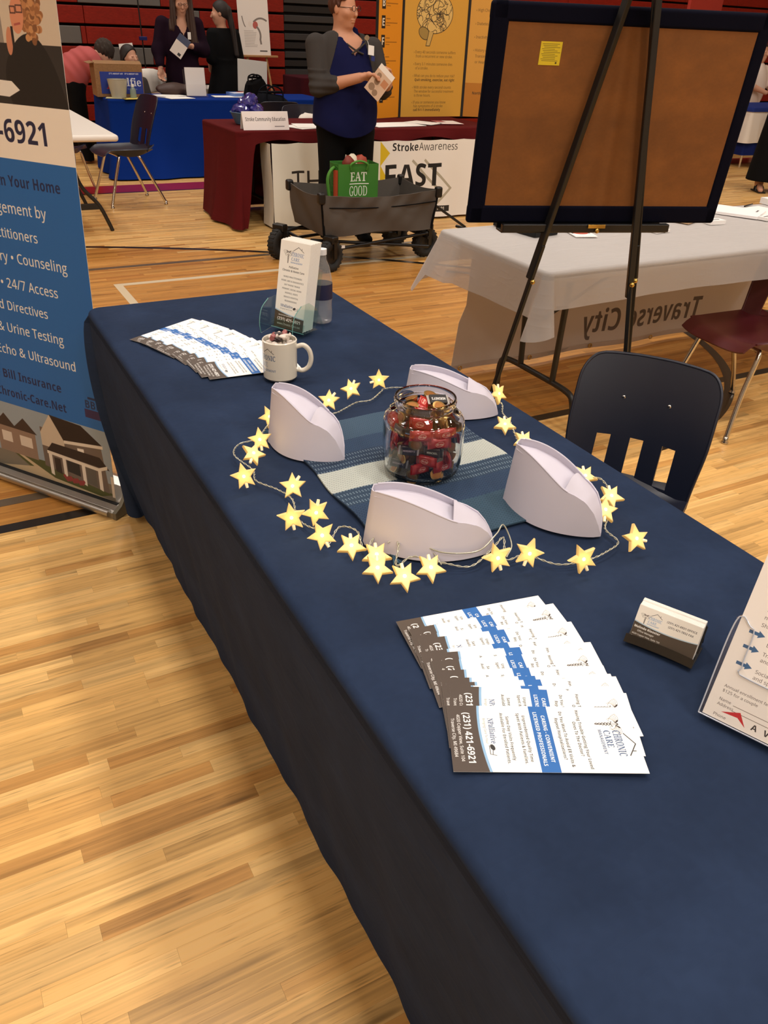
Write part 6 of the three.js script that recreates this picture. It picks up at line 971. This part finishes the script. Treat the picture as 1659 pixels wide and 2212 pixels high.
// right edge of the hall: a table in blue and white, chairs, two people
{
  const t = thing('draped_table', 'table draped in blue over white at the right side of the hall', 'table', [10.75, 0, -8.45]);
  part('white_skirt', drape({ a: .9, b: .37, y: .735, r: .02, rings: 6, K: 10, n: 200, drop: () => .42, out: (p, q) => q * (.02 + .015 * Math.sin(p.s * 13)) }), mat(0xe0d9ce, .8), t); part('blue_cloth', drape({ a: .905, b: .375, y: .74, r: .02, rings: 6, K: 4, n: 160, drop: () => .05, out: (p, q) => .004 + q * .006 }), cloth(0x22306e, 4), t); part('blue_skirt', drape({ a: .88, b: .35, y: .36, r: .02, rings: 2, K: 6, n: 200, drop: () => .2, out: (p, q) => q * .02 * Math.sin(p.s * 9) }), cloth(0x16235c, 4), t); part('leg', [-1, 1].flatMap((s) => [-1, 1].map((q) => rod([s * .75, 0, q * .25], [s * .75, .72, q * .25], .016))), M.chrome, t);
  chair('stacking_chair', 'dark chair with chrome legs before the blue and white table', M.navyPlastic, [10.3, 0, -7.65], .6);
  figure('person in a white top seated behind the blue and white table', [11.35, 0, -9.4], .1, { head: [0, 1.35, 0], look: 0, box: [[-.4, .0, -.25], [.4, 1.3, .4]], bones: [[[0, 1.18, 0], [0, 1.28, 0], .06, .05], [[-.18, 1.12, 0], [-.24, .92, .12], .05, .045], [[-.24, .92, .12], [-.05, .84, .26], .045, .03], [[.18, 1.12, 0], [.24, .92, .12], .05, .045], [[.24, .92, .12], [.05, .84, .26], .045, .03], [[-.1, .5, 0], [-.1, .48, .35], .08, .07], [[.1, .5, 0], [.1, .48, .35], .08, .07], [[-.1, .48, .35], [-.1, .05, .35], .06, .045], [[.1, .48, .35], [.1, .05, .35], .06, .045]], ells: [[[0, .85, 0], [.16, .35, .12]]], wear: [['shirt', blend([ell([0, .9, 0], [.2, .34, .15]), cap([-.18, 1.12, 0], [-.24, .92, .12], .07, .06), cap([.18, 1.12, 0], [.24, .92, .12], .07, .06)], .05), [[-.38, .5, -.25], [.38, 1.3, .25]], cloth(0xe0d2c6, 4), .016]], hair: (H) => H.loc((a, b, c) => Math.max(ell([0, .03, -.02], [.09, .105, .105])(a, b, c), c - .045 - (b - .05) * .8)), hairMat: M.hairDark, hairR: .2 });
  solo('seat_block', [rb(.42, .04, .42, .02, 0, .42, 0), rod([-.17, 0, -.17], [-.17, .4, -.17], .012), rod([.17, 0, -.17], [.17, .4, -.17], .012), rod([-.17, 0, .17], [-.17, .4, .17], .012), rod([.17, 0, .17], [.17, .4, .17], .012)], M.black, 'plain black stool under the person in the white top', 'stool', [11.35, 0, -9.4]);
  const dressed = figure('woman in a long black dress and strappy heels at the right side of the hall', [8.62, 0, -6.62], -.5, { head: [0, 1.6, 0], look: 0, box: [[-.4, .0, -.3], [.4, 1.55, .3]], bones: [[[0, 1.4, 0], [0, 1.53, 0], .06, .05], [[-.18, 1.38, 0], [-.24, 1.1, .03], .05, .042], [[-.24, 1.1, .03], [-.22, .88, .12], .042, .03], [[.18, 1.38, 0], [.24, 1.1, .03], .05, .042], [[.24, 1.1, .03], [.22, .88, .12], .042, .03], [[-.09, .8, 0], [-.1, .1, 0], .09, .045], [[.09, .8, 0], [.1, .1, 0], .09, .045], [[-.1, .08, 0], [-.12, .03, .14], .04, .028], [[.1, .08, 0], [.12, .03, .14], .04, .028]], ells: [[[0, 1.15, 0], [.16, .28, .11]]], wear: [['dress', blend([ell([0, 1.15, 0], [.19, .3, .14]), (x, y, z) => Math.max(Math.hypot(x, z * 1.2) - (.17 + Math.max(0, 1 - y) * .1), y - 1.0, .12 - y)], .05), [[-.36, .08, -.32], [.36, 1.46, .32]], M.black2, .016]], hair: (H) => H.loc((a, b, c) => Math.max(ell([0, .02, -.02], [.09, .12, .105])(a, b, c), c - .045 - (b - .05) * .8)), hairMat: M.hairBrown, hairR: .2 });
  const heels = dressed.t; for (const s of [-1, 1]) part('shoe', [bx(.08, .012, .24, s * .11, .008, .05), tube([[s * .11 - .045, .015, .08], [s * .11 - .04, .06, .06], [s * .11, .08, .05], [s * .11 + .04, .06, .06], [s * .11 + .045, .015, .08]], .008, 20, 6), rod([s * .11, 0, -.07], [s * .11, .07, -.06], .008)], M.black, heels);
  const sign = thing('red_display_panel', 'red panel on a black post standing high behind the display board', 'panel', [9.1, 0, -8.6], .4); part('panel', rb(1.1, .5, .04, .01, 0, 1.95, .04), mat(0x9c2416, .7), sign); part('post', rod([0, 0, 0], [0, 2.0, 0], .02), M.black, sign); part('foot', bx(.5, .02, .3, 0, .01, 0), M.black, sign);
}
renderer.render(scene, camera);
